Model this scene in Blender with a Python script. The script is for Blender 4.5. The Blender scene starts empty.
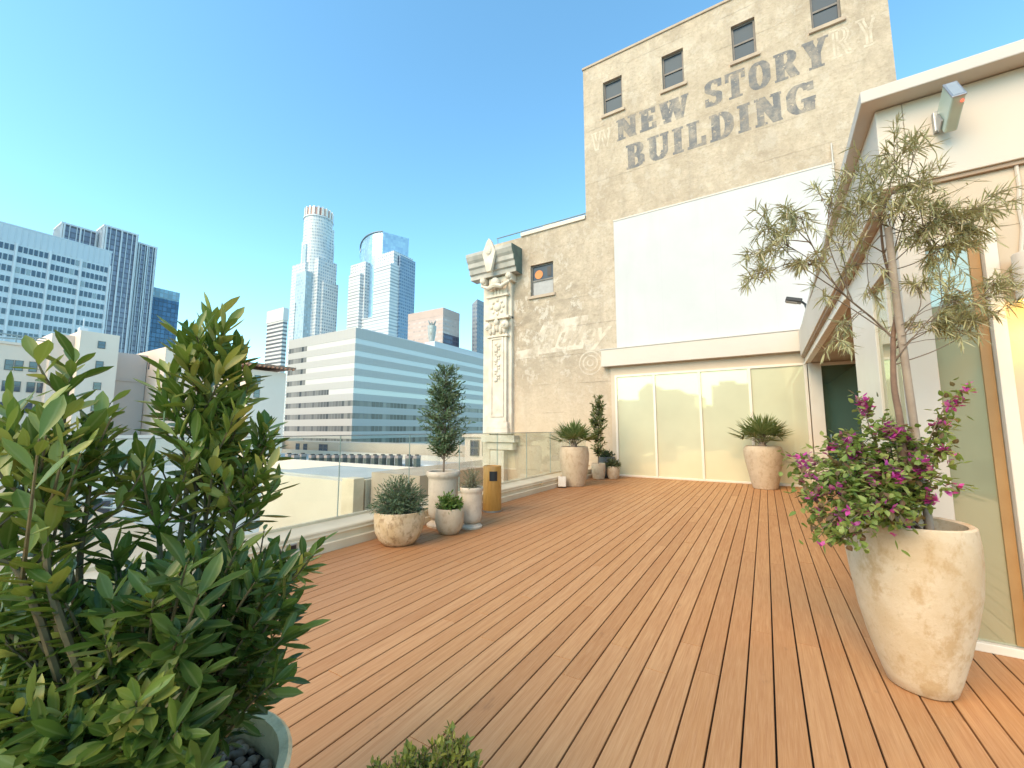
import bpy, bmesh, math, random
import numpy as np
from mathutils import Vector, Matrix, noise as mnoise
random.seed(7); RNG = np.random.default_rng(7)
scene = bpy.context.scene
COL = scene.collection
R_ = math.radians

# ------------------------------------------------------------------ camera
FPX, YAW, PITCH, CAMH = 412.3, R_(31.4), R_(6.2), 1.5
cd = bpy.data.cameras.new('camera'); cam = bpy.data.objects.new('camera', cd); COL.objects.link(cam)
cam.location = (0, 0, CAMH)
cam.rotation_euler = (R_(90) + PITCH, 0, YAW)
cd.sensor_width = 36; cd.lens = 36 * FPX / 1024
cd.clip_start = 0.05; cd.clip_end = 9000
scene.camera = cam
_F0 = Vector((-math.sin(YAW), math.cos(YAW), 0)); _R = Vector((math.cos(YAW), math.sin(YAW), 0))
_F = _F0 * math.cos(PITCH) + Vector((0, 0, math.sin(PITCH))); _U = _R.cross(_F)
def P(px, py, D):
    """world point seen at a pixel of the survey photo, D metres into the terrace"""
    d = _F + _R * ((px - 512) / FPX) + _U * ((384 - py) / FPX)
    return Vector((0, 0, CAMH)) + d * (D / d.dot(_F0))

# ------------------------------------------------------------------ object helpers
def tag(o, label=None, cat=None, group=None, kind=None):
    if label: o['label'] = label
    if cat: o['category'] = cat
    if group: o['group'] = group
    if kind: o['kind'] = kind
    return o
def empty(name, loc, label, cat, group=None, rz=0):
    o = bpy.data.objects.new(name, None); COL.objects.link(o)
    o.location = loc; o.rotation_euler = (0, 0, rz); o.empty_display_size = 0.2
    return tag(o, label, cat, group)
def copy_tree(o, parent=None):
    c = o.copy(); COL.objects.link(c)
    if parent is not None: c.parent = parent
    for ch in list(o.children): copy_tree(ch, c)
    return c

class MB:
    """collects shapes, builds ONE mesh object. Coordinates are world; a parent's location is subtracted at build."""
    def __init__(s): s.v = []; s.f = []; s.m = []
    def add(s, vs, fs, m=0):
        b = len(s.v); s.v += [tuple(p) for p in vs]
        s.f += [tuple(b + i for i in f) for f in fs]; s.m += [m] * len(fs)
    def box(s, x0, x1, y0, y1, z0, z1, m=0, M=None):
        vs = [Vector((x, y, z)) for z in (z0, z1) for y in (y0, y1) for x in (x0, x1)]
        if M is not None: vs = [M @ p for p in vs]
        s.add(vs, [(0, 2, 3, 1), (4, 5, 7, 6), (0, 1, 5, 4), (2, 6, 7, 3), (0, 4, 6, 2), (1, 3, 7, 5)], m)
    def quad(s, a, b, c, d, m=0): s.add([a, b, c, d], [(0, 1, 2, 3)], m)
    def prism(s, pts, z0, z1, m=0, cap=True):
        n = len(pts); zt = z1 if isinstance(z1, (list, tuple)) else [z1] * n
        vs = [(p[0], p[1], z0) for p in pts] + [(p[0], p[1], zt[i]) for i, p in enumerate(pts)]
        fs = [(i, (i + 1) % n, n + (i + 1) % n, n + i) for i in range(n)]
        if cap: fs += [tuple(range(n - 1, -1, -1)), tuple(range(n, 2 * n))]
        s.add(vs, fs, m)
    def extrude(s, prof, x0, x1, axis='x', m=0):
        """profile of (u,w) swept along an axis: axis x -> (x,u,w); axis y -> (u,y,w)"""
        n = len(prof)
        f = (lambda t, p: (t, p[0], p[1])) if axis == 'x' else (lambda t, p: (p[0], t, p[1]))
        vs = [f(x0, p) for p in prof] + [f(x1, p) for p in prof]
        fs = [(i, n + i, n + (i + 1) % n, (i + 1) % n) for i in range(n)] + [tuple(range(n)), tuple(range(2 * n - 1, n - 1, -1))]
        s.add(vs, fs, m)
    def tube(s, pts, rad, seg=8, m=0, cap=True):
        pts = [Vector(p) for p in pts]
        if not isinstance(rad, (list, tuple)): rad = [rad] * len(pts)
        vs = []; n = len(pts); prev = None
        for i, p in enumerate(pts):
            t = (pts[min(i + 1, n - 1)] - pts[max(i - 1, 0)]).normalized()
            if prev is None:
                a = t.cross(Vector((0, 0, 1)))
                if a.length < 1e-3: a = t.cross(Vector((0, 1, 0)))
            else: a = prev - t * prev.dot(t)
            a.normalize(); prev = a; b = t.cross(a)
            for k in range(seg):
                w = 2 * math.pi * k / seg
                vs.append(p + (a * math.cos(w) + b * math.sin(w)) * rad[i])
        fs = [(i * seg + k, i * seg + (k + 1) % seg, (i + 1) * seg + (k + 1) % seg, (i + 1) * seg + k) for i in range(n - 1) for k in range(seg)]
        if cap: fs += [tuple(range(seg - 1, -1, -1)), tuple(range((n - 1) * seg, n * seg))]
        s.add(vs, fs, m)
    def lathe(s, c, prof, seg=40, m=0, wob=0.0, seed=0, sx=1.0):
        vs = []
        for (r, z) in prof:
            for k in range(seg):
                w = 2 * math.pi * k / seg
                rr = r
                if wob: rr *= 1 + wob * mnoise.noise(Vector((math.cos(w) * 1.6 + seed, math.sin(w) * 1.6, z * 4.5 + seed)))
                vs.append((c[0] + rr * math.cos(w) * sx, c[1] + rr * math.sin(w), c[2] + z))
        fs = [(i * seg + k, i * seg + (k + 1) % seg, (i + 1) * seg + (k + 1) % seg, (i + 1) * seg + k) for i in range(len(prof) - 1) for k in range(seg)]
        fs += [tuple(range(seg - 1, -1, -1)), tuple(range((len(prof) - 1) * seg, len(prof) * seg))]
        s.add(vs, fs, m)
    def ball(s, c, rx, ry, rz, seg=12, rings=8, m=0):
        vs = [(c[0], c[1], c[2] - rz)]
        for i in range(1, rings):
            t = -math.pi / 2 + math.pi * i / rings
            for k in range(seg):
                w = 2 * math.pi * k / seg
                vs.append((c[0] + rx * math.cos(t) * math.cos(w), c[1] + ry * math.cos(t) * math.sin(w), c[2] + rz * math.sin(t)))
        vs.append((c[0], c[1], c[2] + rz)); L = len(vs) - 1
        fs = [(0, 1 + (k + 1) % seg, 1 + k) for k in range(seg)]
        fs += [(1 + i * seg + k, 1 + i * seg + (k + 1) % seg, 1 + (i + 1) * seg + (k + 1) % seg, 1 + (i + 1) * seg + k) for i in range(rings - 2) for k in range(seg)]
        b = 1 + (rings - 2) * seg
        fs += [(b + k, b + (k + 1) % seg, L) for k in range(seg)]
        s.add(vs, fs, m)
    def build(s, name, mats, parent=None, smooth=False, bevel=0, kind=None):
        off = Vector((0, 0, 0)); q = parent
        while q is not None: off += q.location; q = q.parent
        me = bpy.data.meshes.new(name)
        me.from_pydata([(p[0] - off.x, p[1] - off.y, p[2] - off.z) for p in s.v], [], s.f)
        if not isinstance(mats, (list, tuple)): mats = [mats]
        for q in mats: me.materials.append(q)
        if len(mats) > 1: me.polygons.foreach_set('material_index', s.m)
        if smooth: me.polygons.foreach_set('use_smooth', [True] * len(s.f))
        me.update()
        o = bpy.data.objects.new(name, me); COL.objects.link(o)
        if parent is not None: o.parent = parent
        if bevel:
            b = o.modifiers.new('b', 'BEVEL'); b.width = bevel; b.segments = 2; b.limit_method = 'ANGLE'; b.angle_limit = R_(40)
        if smooth:
            try:
                bm = bmesh.new(); bm.from_mesh(me)
                for e in bm.edges:
                    if len(e.link_faces) == 2 and e.calc_face_angle(0) > R_(45): e.smooth = False
                bm.to_mesh(me); bm.free()
            except Exception: pass
        if kind: o['kind'] = kind
        return o

# ------------------------------------------------------------------ material helpers
class NT:
    def __init__(s, name):
        s.mat = bpy.data.materials.new(name); s.mat.use_nodes = True
        s.t = s.mat.node_tree; s.t.nodes.clear()
        s.out = s.n('ShaderNodeOutputMaterial'); s._pos = None
    def n(s, ty, **kw):
        q = s.t.nodes.new(ty)
        for k, v in kw.items(): setattr(q, k, v)
        return q
    def l(s, a, b): s.t.links.new(a, b)
    def setin(s, sock, v):
        if isinstance(v, bpy.types.NodeSocket): s.l(v, sock)
        else:
            if sock.type == 'RGBA' and len(v) == 3: v = (*v, 1)
            sock.default_value = v
    @property
    def pos(s):
        if s._pos is None: s._pos = s.n('ShaderNodeNewGeometry')
        return s._pos.outputs['Position']
    @property
    def geo(s):
        s.pos; return s._pos
    def objco(s): return s.n('ShaderNodeTexCoord').outputs['Object']
    def math(s, op, a, b=None, c=None):
        q = s.n('ShaderNodeMath', operation=op); s.setin(q.inputs[0], a)
        if b is not None: s.setin(q.inputs[1], b)
        if c is not None: s.setin(q.inputs[2], c)
        return q.outputs[0]
    def mapping(s, v, scale=(1, 1, 1), loc=(0, 0, 0)):
        q = s.n('ShaderNodeMapping'); s.l(v, q.inputs['Vector']); q.inputs['Scale'].default_value = scale; q.inputs['Location'].default_value = loc
        return q.outputs[0]
    def noise(s, v, scale, detail=4, rough=.55, dist=0):
        q = s.n('ShaderNodeTexNoise'); s.l(v, q.inputs['Vector'])
        q.inputs['Scale'].default_value = scale; q.inputs['Detail'].default_value = detail
        q.inputs['Roughness'].default_value = rough; q.inputs['Distortion'].default_value = dist
        return q.outputs['Fac']
    def ramp(s, f, stops, interp='LINEAR'):
        q = s.n('ShaderNodeValToRGB'); s.setin(q.inputs[0], f); cr = q.color_ramp; cr.interpolation = interp
        while len(cr.elements) < len(stops): cr.elements.new(.5)
        for e, (p, c) in zip(cr.elements, stops):
            e.position = p; e.color = (*c, 1) if not isinstance(c, (int, float)) else (c, c, c, 1)
        return q.outputs[0]
    def step(s, f, lo, hi):
        q = s.n('ShaderNodeMapRange'); s.setin(q.inputs[0], f); q.inputs[1].default_value = lo; q.inputs[2].default_value = hi
        q.clamp = True
        return q.outputs[0]
    def mix(s, f, a, b, mode='MIX'):
        q = s.n('ShaderNodeMix', data_type='RGBA', blend_type=mode); s.setin(q.inputs[0], f); s.setin(q.inputs[6], a); s.setin(q.inputs[7], b)
        return q.outputs[2]
    def sep(s, v):
        q = s.n('ShaderNodeSeparateXYZ'); s.l(v, q.inputs[0]); return q.outputs
    def bump(s, h, strength=.3, dist=.01):
        q = s.n('ShaderNodeBump'); s.l(h, q.inputs['Height']); q.inputs['Strength'].default_value = strength; q.inputs['Distance'].default_value = dist
        return q.outputs[0]
    def bsdf(s, col, rough=.6, normal=None, **kw):
        q = s.n('ShaderNodeBsdfPrincipled'); s.setin(q.inputs['Base Color'], col); s.setin(q.inputs['Roughness'], rough)
        if normal is not None: s.l(normal, q.inputs['Normal'])
        for k, v in kw.items(): s.setin(q.inputs[k.replace('_', ' ')], v)
        return q.outputs[0]
    def end(s, sh): s.l(sh, s.out.inputs['Surface']); return s.mat

def pmat(name, c1, c2=None, scale=6, rough=.6, bump=0.0, bscale=30, detail=5, lo=.35, hi=.65, bdist=.01, **kw):
    t = NT(name)
    c2 = c2 or tuple(x * .88 for x in c1)
    f = t.step(t.noise(t.pos, scale, detail), lo, hi)
    col = t.mix(f, c1, c2)
    nrm = t.bump(t.noise(t.pos, bscale, 4), bump, bdist) if bump else None
    return t.end(t.bsdf(col, rough, nrm, **kw))

def leafmat(name, stops, rough=.42, trans=.22, tcol=(.25, .42, .06)):
    t = NT(name)
    rnd = t.geo.outputs['Random Per Island']
    col = t.ramp(rnd, stops)
    n = t.step(t.noise(t.pos, 5, 2), .3, .7)
    col = t.mix(t.math('MULTIPLY', n, .35), col, t.mix(.5, col, (.02, .05, .012)))
    ra = t.n('ShaderNodeAttribute', attribute_name='rib')
    col = t.mix(t.math('MULTIPLY', t.step(ra.outputs['Fac'], .78, .95), .38), col, t.mix(.5, col, (.42, .46, .20)))
    b = t.bsdf(col, rough, Specular_IOR_Level=.4)
    tr = t.n('ShaderNodeBsdfTranslucent'); t.setin(tr.inputs[0], t.mix(.5, col, tcol))
    mx = t.n('ShaderNodeMixShader'); mx.inputs[0].default_value = trans
    t.l(b, mx.inputs[1]); t.l(tr.outputs[0], mx.inputs[2])
    return t.end(mx.outputs[0])

def facade(name, wall, glass, fh, bw, zfrac=(.25, .8), xfrac=(.2, .8), z0=0, h0=0, grough=.12, wall2=None, metal=.0, curv=None, dark=None, var=.5):
    """far curtain wall: window grid worked out from world position; horizontal axis picked by the face normal"""
    t = NT(name)
    px, py, pz = t.sep(t.pos)[:]
    nx, ny, nz = t.sep(t.geo.outputs['True Normal'])[:]
    if curv:
        u = t.math('MULTIPLY', t.math('ARCTAN2', t.math('SUBTRACT', py, curv[1]), t.math('SUBTRACT', px, curv[0])), curv[2])
    else:
        isx = t.math('GREATER_THAN', t.math('ABSOLUTE', nx), t.math('ABSOLUTE', ny))
        u = t.math('ADD', t.math('MULTIPLY', isx, py), t.math('MULTIPLY', t.math('SUBTRACT', 1, isx), px))
    zz = t.math('DIVIDE', t.math('SUBTRACT', pz, z0), fh); uu = t.math('DIVIDE', t.math('SUBTRACT', u, h0), bw)
    fz = t.math('FRACT', zz); fu = t.math('FRACT', uu)
    def inr(f, a, b): return t.math('MULTIPLY', t.math('GREATER_THAN', f, a), t.math('LESS_THAN', f, b))
    m = t.math('MULTIPLY', inr(fz, *zfrac), inr(fu, *xfrac))
    m = t.math('MULTIPLY', m, t.math('LESS_THAN', t.math('ABSOLUTE', nz), .5))
    cell = t.n('ShaderNodeCombineXYZ'); t.l(t.math('FLOOR', uu), cell.inputs[0]); t.l(t.math('FLOOR', zz), cell.inputs[1])
    wn = t.n('ShaderNodeTexWhiteNoise', noise_dimensions='3D'); t.l(cell.outputs[0], wn.inputs[0])
    g = t.mix(t.math('MULTIPLY', wn.outputs['Value'], var), glass, dark or tuple(min(1, x * 2.2) for x in glass))
    w = t.mix(t.step(t.noise(t.pos, .05, 3), .35, .65), wall, wall2 or tuple(x * .9 for x in wall))
    col = t.mix(m, w, g)
    q = t.n('ShaderNodeMix', data_type='FLOAT'); t.l(m, q.inputs[0]); q.inputs[2].default_value = .65; q.inputs[3].default_value = grough
    mt = t.math('MULTIPLY', m, metal)
    return t.end(t.bsdf(col, q.outputs[0], Metallic=mt))

# ------------------------------------------------------------------ foliage helper (numpy, one mesh of many leaves)
class Leaves:
    def __init__(s): s.pos = []; s.dir = []; s.up = []; s.len = []; s.wid = []; s.mi = []
    def add(s, p, d, L, W, up=None, m=0):
        if up is None: up = Vector((random.gauss(0, .35), random.gauss(0, .35), 1))
        s.pos.append(tuple(p)); s.dir.append(tuple(d)); s.up.append(tuple(up)); s.len.append(L); s.wid.append(W); s.mi.append(m)
    def build(s, name, mats, parent=None, shape='lance', droop=.18, fold=.22, ns=5, kind=None, curl=.1):
        off = np.zeros(3); q = parent
        while q is not None: off += np.array(q.location); q = q.parent
        p = np.array(s.pos) - off; d = np.array(s.dir); u = np.array(s.up); L = np.array(s.len); W = np.array(s.wid)
        d /= np.linalg.norm(d, axis=1)[:, None] + 1e-9
        r = np.cross(d, u); r /= np.linalg.norm(r, axis=1)[:, None] + 1e-9
        u = np.cross(r, d)
        tt = np.linspace(0, 1, ns)
        prof = {'lance': np.sin(np.pi * np.clip(tt * .93 + .05, 0, 1)) ** .85,
                'obov': np.clip(np.sin(np.pi * tt ** 1.35), 0, 1) ** .8 + .04,
                'ovate': np.clip(np.sin(np.pi * tt ** .7), 0, 1) ** .8 + .02,
                'line': np.array([.6] + [1] * (ns - 2) + [.1])}[shape].copy()
        prof[-1] = .03 if shape != 'line' else .1
        n = len(p); dr = droop * (.4 + 1.2 * RNG.random(n)); cu = curl * RNG.normal(size=n)
        V = np.zeros((n, ns, 3, 3))
        for i, t in enumerate(tt):
            c = p + d * (L * t)[:, None] - u * (dr * L * t * t)[:, None] + r * (cu * L * t * t)[:, None]
            V[:, i, 1] = c - u * (W * fold * prof[i])[:, None]
            V[:, i, 0] = c - r * (W * .5 * prof[i])[:, None]
            V[:, i, 2] = c + r * (W * .5 * prof[i])[:, None]
        V = V.reshape(-1, 3)
        fq = []
        for i in range(ns - 1):
            for k in range(2): fq.append([i * 3 + k, i * 3 + k + 1, (i + 1) * 3 + k + 1, (i + 1) * 3 + k])
        fq = np.array(fq); F = (fq[None] + (np.arange(n) * ns * 3)[:, None, None]).reshape(-1, 4)
        me = bpy.data.meshes.new(name)
        me.vertices.add(len(V)); me.vertices.foreach_set('co', V.ravel())
        me.loops.add(F.size); me.loops.foreach_set('vertex_index', F.ravel().astype(np.int32))
        me.polygons.add(len(F)); me.polygons.foreach_set('loop_start', np.arange(0, F.size, 4, dtype=np.int32))
        if not isinstance(mats, (list, tuple)): mats = [mats]
        for q in mats: me.materials.append(q)
        me.polygons.foreach_set('material_index', np.repeat(np.array(s.mi, dtype=np.int32), len(fq)))
        me.polygons.foreach_set('use_smooth', np.ones(len(F), dtype=bool))
        at = me.attributes.new('rib', 'FLOAT', 'POINT'); at.data.foreach_set('value', np.tile(np.array([0., 1., 0.], dtype=np.float32), n * ns))
        me.update(calc_edges=True)
        o = bpy.data.objects.new(name, me); COL.objects.link(o)
        if parent is not None: o.parent = parent
        if kind: o['kind'] = kind
        return o

def rvec(s=1.0): return Vector((random.gauss(0, s), random.gauss(0, s), random.gauss(0, s)))
def curve(pts, n=10):
    """Catmull-Rom through points"""
    pts = [Vector(p) for p in pts]
    if len(pts) == 2: return [pts[0].lerp(pts[1], i / n) for i in range(n + 1)]
    q = [2 * pts[0] - pts[1]] + pts + [2 * pts[-1] - pts[-2]]; out = []
    for i in range(1, len(q) - 2):
        for k in range(n):
            t = k / n; a, b, c, d = q[i - 1], q[i], q[i + 1], q[i + 2]
            out.append(.5 * ((2 * b) + (c - a) * t + (2 * a - 5 * b + 4 * c - d) * t * t + (3 * b - a - 3 * c + d) * t ** 3))
    out.append(pts[-1]); return out
def along(path, f):
    x = f * (len(path) - 1); i = min(int(x), len(path) - 2)
    return path[i].lerp(path[i + 1], x - i), (path[i + 1] - path[i]).normalized()
def taper(r0, r1, n): return [r0 + (r1 - r0) * i / (n - 1) for i in range(n)]
def leaf_shoot(lv, path, n, L, W, f0=.0, ang=(55, 25), jit=.2, lvar=.38, m=0, up=None):
    """spiral of leaves up a shoot, opening wide low down and closing towards the tip"""
    ph = random.random() * 6.28
    for i in range(n):
        g = i / max(1, n - 1); f = f0 + (1 - f0) * g
        p, t = along(path, min(f, .999)); ph += 2.4
        a = t.cross(Vector((.3, .2, 1)));
        if a.length < .05: a = t.cross(Vector((1, 0, 0)))
        a.normalize(); b = t.cross(a)
        w = R_(ang[0] + (ang[1] - ang[0]) * g + random.gauss(0, 9))
        o = a * math.cos(ph) + b * math.sin(ph)
        d = t * math.cos(w) + o * math.sin(w) + rvec(jit * .35)
        uu = t * math.sin(w) * 1.0 - o * math.cos(w) * .6 + Vector((0, 0, .35)) + rvec(.15)
        s = 1 + random.uniform(-lvar, lvar)
        lv.add(p, d, L * s, W * s * random.uniform(.85, 1.15), up=uu, m=m)
# ------------------------------------------------------------------ light
SUN_EL, SUN_AZ = R_(40), math.atan2(-.22, -.95)
world = bpy.data.worlds.new('World'); scene.world = world; world.use_nodes = True
wt = world.node_tree; wt.nodes.clear()
sky = wt.nodes.new('ShaderNodeTexSky'); sky.sky_type = 'NISHITA'; sky.sun_disc = False
sky.sun_elevation = SUN_EL; sky.sun_rotation = SUN_AZ; sky.altitude = 90
sky.air_density = 1.0; sky.dust_density = .4; sky.ozone_density = 1.3
bg = wt.nodes.new('ShaderNodeBackground'); bg.inputs[1].default_value = 0.15
wo = wt.nodes.new('ShaderNodeOutputWorld')
tint = wt.nodes.new('ShaderNodeMix'); tint.data_type = 'RGBA'; tint.blend_type = 'MULTIPLY'; tint.inputs[0].default_value = 1
tint.inputs[7].default_value = (1.06, 1.33, 1.16, 1)
hs = wt.nodes.new('ShaderNodeHueSaturation'); hs.inputs['Saturation'].default_value = 1.12
wt.links.new(sky.outputs[0], hs.inputs['Color']); wt.links.new(hs.outputs[0], tint.inputs[6]); wt.links.new(tint.outputs[2], bg.inputs[0]); wt.links.new(bg.outputs[0], wo.inputs[0])
sl = bpy.data.lights.new('sun', 'SUN'); so = bpy.data.objects.new('sun', sl); COL.objects.link(so)
sl.energy = 1.75; sl.angle = R_(45); sl.color = (1, .655, .33)
sd = Vector((math.sin(SUN_AZ) * math.cos(SUN_EL), math.cos(SUN_AZ) * math.cos(SUN_EL), math.sin(SUN_EL)))
so.rotation_euler = (-sd).to_track_quat('-Z', 'Y').to_euler(); so.location = (0, 0, 60)
vs_ = scene.view_settings; vs_.view_transform = 'Standard'; vs_.look = 'None'; vs_.gamma = 1; vs_.use_curve_mapping = False
vs_.exposure = 1.2
cy = scene.cycles
cy.use_denoising = True
try: cy.denoiser = 'OPENIMAGEDENOISE'
except Exception: pass
cy.max_bounces = 8; cy.transparent_max_bounces = 16; cy.sample_clamp_indirect = 6; cy.caustics_reflective = False; cy.caustics_refractive = False

# ------------------------------------------------------------------ materials of the terrace
def deck_mat():
    t = NT('deck_wood'); p = t.pos
    rnd = t.geo.outputs['Random Per Island']
    base = t.ramp(rnd, [(0, (.46, .225, .088)), (.25, (.54, .285, .117)), (.5, (.49, .245, .096)), (.75, (.57, .312, .138)), (1, (.435, .212, .082))])
    sh = t.n('ShaderNodeCombineXYZ'); t.l(t.math('MULTIPLY', rnd, 37.0), sh.inputs[1]); t.l(rnd, sh.inputs[2])
    va = t.n('ShaderNodeVectorMath', operation='ADD'); t.l(p, va.inputs[0]); t.l(sh.outputs[0], va.inputs[1])
    g1 = t.noise(t.mapping(va.outputs[0], (55, 2.2, 1)), 1.0, 6, .65, .4)
    g2 = t.noise(t.mapping(va.outputs[0], (240, 5, 1)), 1.0, 4, .6)
    big = t.noise(p, .55, 4, .6)
    col = t.mix(t.math('MULTIPLY', t.step(g1, .36, .66), .6), base, (.36, .155, .06))
    col = t.mix(t.math('MULTIPLY', t.step(g2, .45, .7), .4), col, (.66, .40, .21))
    col = t.mix(t.math('MULTIPLY', t.step(big, .42, .68), .35), col, (.45, .21, .085))
    spot = t.step(t.noise(t.mapping(p, (6, 2.2, 1)), 1.0, 4, .7), .64, .74)
    col = t.mix(t.math('MULTIPLY', spot, .4), col, (.20, .10, .05))
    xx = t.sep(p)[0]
    edge = t.math('MULTIPLY', t.math('SUBTRACT', 1, t.step(t.math('ADD', xx, t.math('MULTIPLY', t.math('SUBTRACT', big, .5), 2.6)), -4.3, -2.4)), .62)  # parapet's shade painted as darker boards along the left
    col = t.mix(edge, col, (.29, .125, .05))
    rough = t.ramp(g1, [(.3, .5), (.7, .7)])
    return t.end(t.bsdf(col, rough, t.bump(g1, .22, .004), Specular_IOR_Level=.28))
M = {}
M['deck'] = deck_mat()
M['dark'] = pmat('dark_void', (.012, .010, .009), rough=.9)
M['curb'] = pmat('curb_plaster', (.78, .645, .45), (.67, .54, .365), 1.6, .65, .1, 60)
M['white'] = pmat('white_render', (.66, .59, .50), (.62, .55, .46), .7, .6, .05, 90)
M['fascia'] = pmat('fascia_paint', (.61, .55, .47), (.57, .51, .43), .5, .5, .03, 80)
M['coping'] = pmat('coping_paint', (.60, .56, .50), (.54, .50, .45), 1.2, .45, .04, 50)
M['frame'] = pmat('cream_frame', (.80, .73, .62), (.77, .69, .57), 2, .4)
M['stucco'] = pmat('tan_stucco', (.62, .515, .39), (.575, .475, .355), 1.1, .8, .25, 140, bdist=.004)
M['soffit'] = pmat('brown_soffit', (.42, .31, .22), (.36, .26, .18), 3, .7)
M['metal'] = pmat('grey_metal', (.42, .44, .45), (.36, .38, .39), 4, .35, Metallic=.7)
M['black'] = pmat('black_plastic', (.02, .02, .022), rough=.4)
M['pipe'] = pmat('painted_pipe', (.24, .33, .36), (.2, .28, .3), 3, .5)

def old_color(t):
    p = t.pos
    px, py, pz = t.sep(p)[:]
    a = t.noise(p, .55, 6, .62); b = t.noise(p, 2.3, 6, .7, .5); c = t.noise(p, 9, 5, .7)
    col = t.mix(t.step(a, .36, .64), (.435, .35, .255), (.55, .46, .35))
    col = t.mix(t.math('MULTIPLY', t.step(b, .46, .64), .6), col, (.62, .51, .385))
    col = t.mix(t.math('MULTIPLY', t.step(t.noise(t.mapping(p, (1, 1, .55), (4, 2, 9)), 1.4, 7, .72), .49, .66), .45), col, (.31, .245, .18))
    col = t.mix(t.math('MULTIPLY', t.step(c, .5, .68), .55), col, (.36, .285, .20))
    # rain streaks and the dirty middle band of the wall
    st = t.noise(t.mapping(p, (3.2, 3.2, .22)), 1.0, 5, .6)
    col = t.mix(t.math('MULTIPLY', t.step(st, .52, .72), .38), col, (.34, .28, .22))
    band = t.math('MULTIPLY', t.step(pz, 2.6, 4.3), t.math('SUBTRACT', 1, t.step(pz, 6.2, 8.5)))
    left = t.math('SUBTRACT', 1, t.step(px, -5.6, -4.2))
    dirt = t.math('MULTIPLY', t.math('MULTIPLY', band, left), t.step(t.noise(t.mapping(p, (1, 1, 1.7)), 1.9, 7, .75), .40, .60))
    col = t.mix(t.math('MULTIPLY', dirt, .7), col, (.28, .23, .17))
    fl = t.step(t.noise(t.mapping(p, (1, 1, .8), (7, 3, 5)), 2.6, 9, .72, .3), .535, .59)
    col = t.mix(t.math('MULTIPLY', fl, t.math('ADD', .22, t.math('MULTIPLY', t.math('MULTIPLY', band, left), .4))), col, (.68, .62, .53))
    sc = t.step(t.noise(t.mapping(p, (1, 1, 2.4), (2, 8, 1)), 4.5, 8, .75), .56, .63)
    col = t.mix(t.math('MULTIPLY', sc, .3), col, (.33, .26, .185))
    low = t.math('SUBTRACT', 1, t.step(pz, 1.5, 4.2))
    col = t.mix(t.math('MULTIPLY', low, .6), col, (.66, .51, .345))
    # board-marked pour lines
    zz = t.math('FRACT', t.math('DIVIDE', t.math('ADD', pz, t.math('MULTIPLY', t.math('SUBTRACT', a, .5), .06)), 1.02))
    ln = t.math('MULTIPLY', t.math('LESS_THAN', zz, .03), t.math('MULTIPLY', t.step(c, .35, .55), t.step(t.noise(t.mapping(p, (.5, 1, .9)), 1.0, 3), .48, .62)))
    col = t.mix(t.math('MULTIPLY', ln, .25), col, (.30, .235, .17))
    h = t.math('ADD', t.math('MULTIPLY', b, .7), t.math('ADD', t.math('MULTIPLY', c, .5), t.math('MULTIPLY', ln, -.5)))
    return col, h, c
def old_mat(paint=None, lo=.4, hi=.6, amt=.9, nsc=5.0):
    t = NT('weathered_wall' if paint is None else 'faded_wall_paint')
    col, h, c = old_color(t)
    if paint is not None:
        n = t.noise(t.mapping(t.pos, (1, 1, .8), (3, 1, 7)), nsc, 6, .7)
        col = t.mix(t.math('MULTIPLY', t.step(n, lo, hi), amt), paint, col)
    return t.end(t.bsdf(col, .85, t.bump(h, .8, .05)))
M['old'] = old_mat()
M['letter'] = old_mat((.165, .165, .17), .42, .74, .85, 3.0)
M['ghost'] = old_mat((.62, .54, .43), .42, .62, .85, 4.0)
M['script_bg'] = old_mat((.68, .59, .48), .40, .62, .95, 1.6)
M['script'] = old_mat((.55, .46, .35), .38, .62, .95, 4.0)
M['script_l'] = old_mat((.66, .57, .45), .38, .62, .95, 4.0)
def panelmat():
    t = NT('white_wall_panel'); p = t.pos
    st = t.noise(t.mapping(p, (2.2, 1, .25)), 1.0, 5, .6); n = t.noise(p, .8, 5, .6)
    col = t.mix(t.step(n, .35, .65), (.555, .56, .565), (.52, .525, .53))
    col = t.mix(t.math('MULTIPLY', t.step(st, .52, .75), .35), col, (.46, .46, .455))
    jx = t.math('FRACT', t.math('DIVIDE', t.math('ADD', t.sep(p)[0], 4.05), 1.505))
    col = t.mix(t.math('MULTIPLY', t.math('LESS_THAN', jx, .006), .25), col, (.40, .40, .40))
    return t.end(t.bsdf(col, .75, t.bump(t.noise(p, 3, 5), .15, .03)))
M['panel_white'] = panelmat()
M['terracotta'] = pmat('carved_cream_stone', (.74, .66, .55), (.60, .52, .41), 2.6, .7, .35, 24)
M['corngreen'] = pmat('weathered_cornice_paint', (.50, .47, .42), (.36, .35, .31), 2.2, .6, .2, 20)
M['corngrn'] = pmat('shaded_green_end', (.10, .155, .135), (.07, .11, .10), 3, .6, .2, 20)  # dark green of the cornice end, its shade painted in
M['sash'] = pmat('grey_window_sash', (.17, .16, .15), (.12, .11, .1), 5, .5)
M['sill'] = pmat('window_sill_stone', (.50, .40, .30), (.42, .33, .25), 3, .8, .2, 30)
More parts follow.
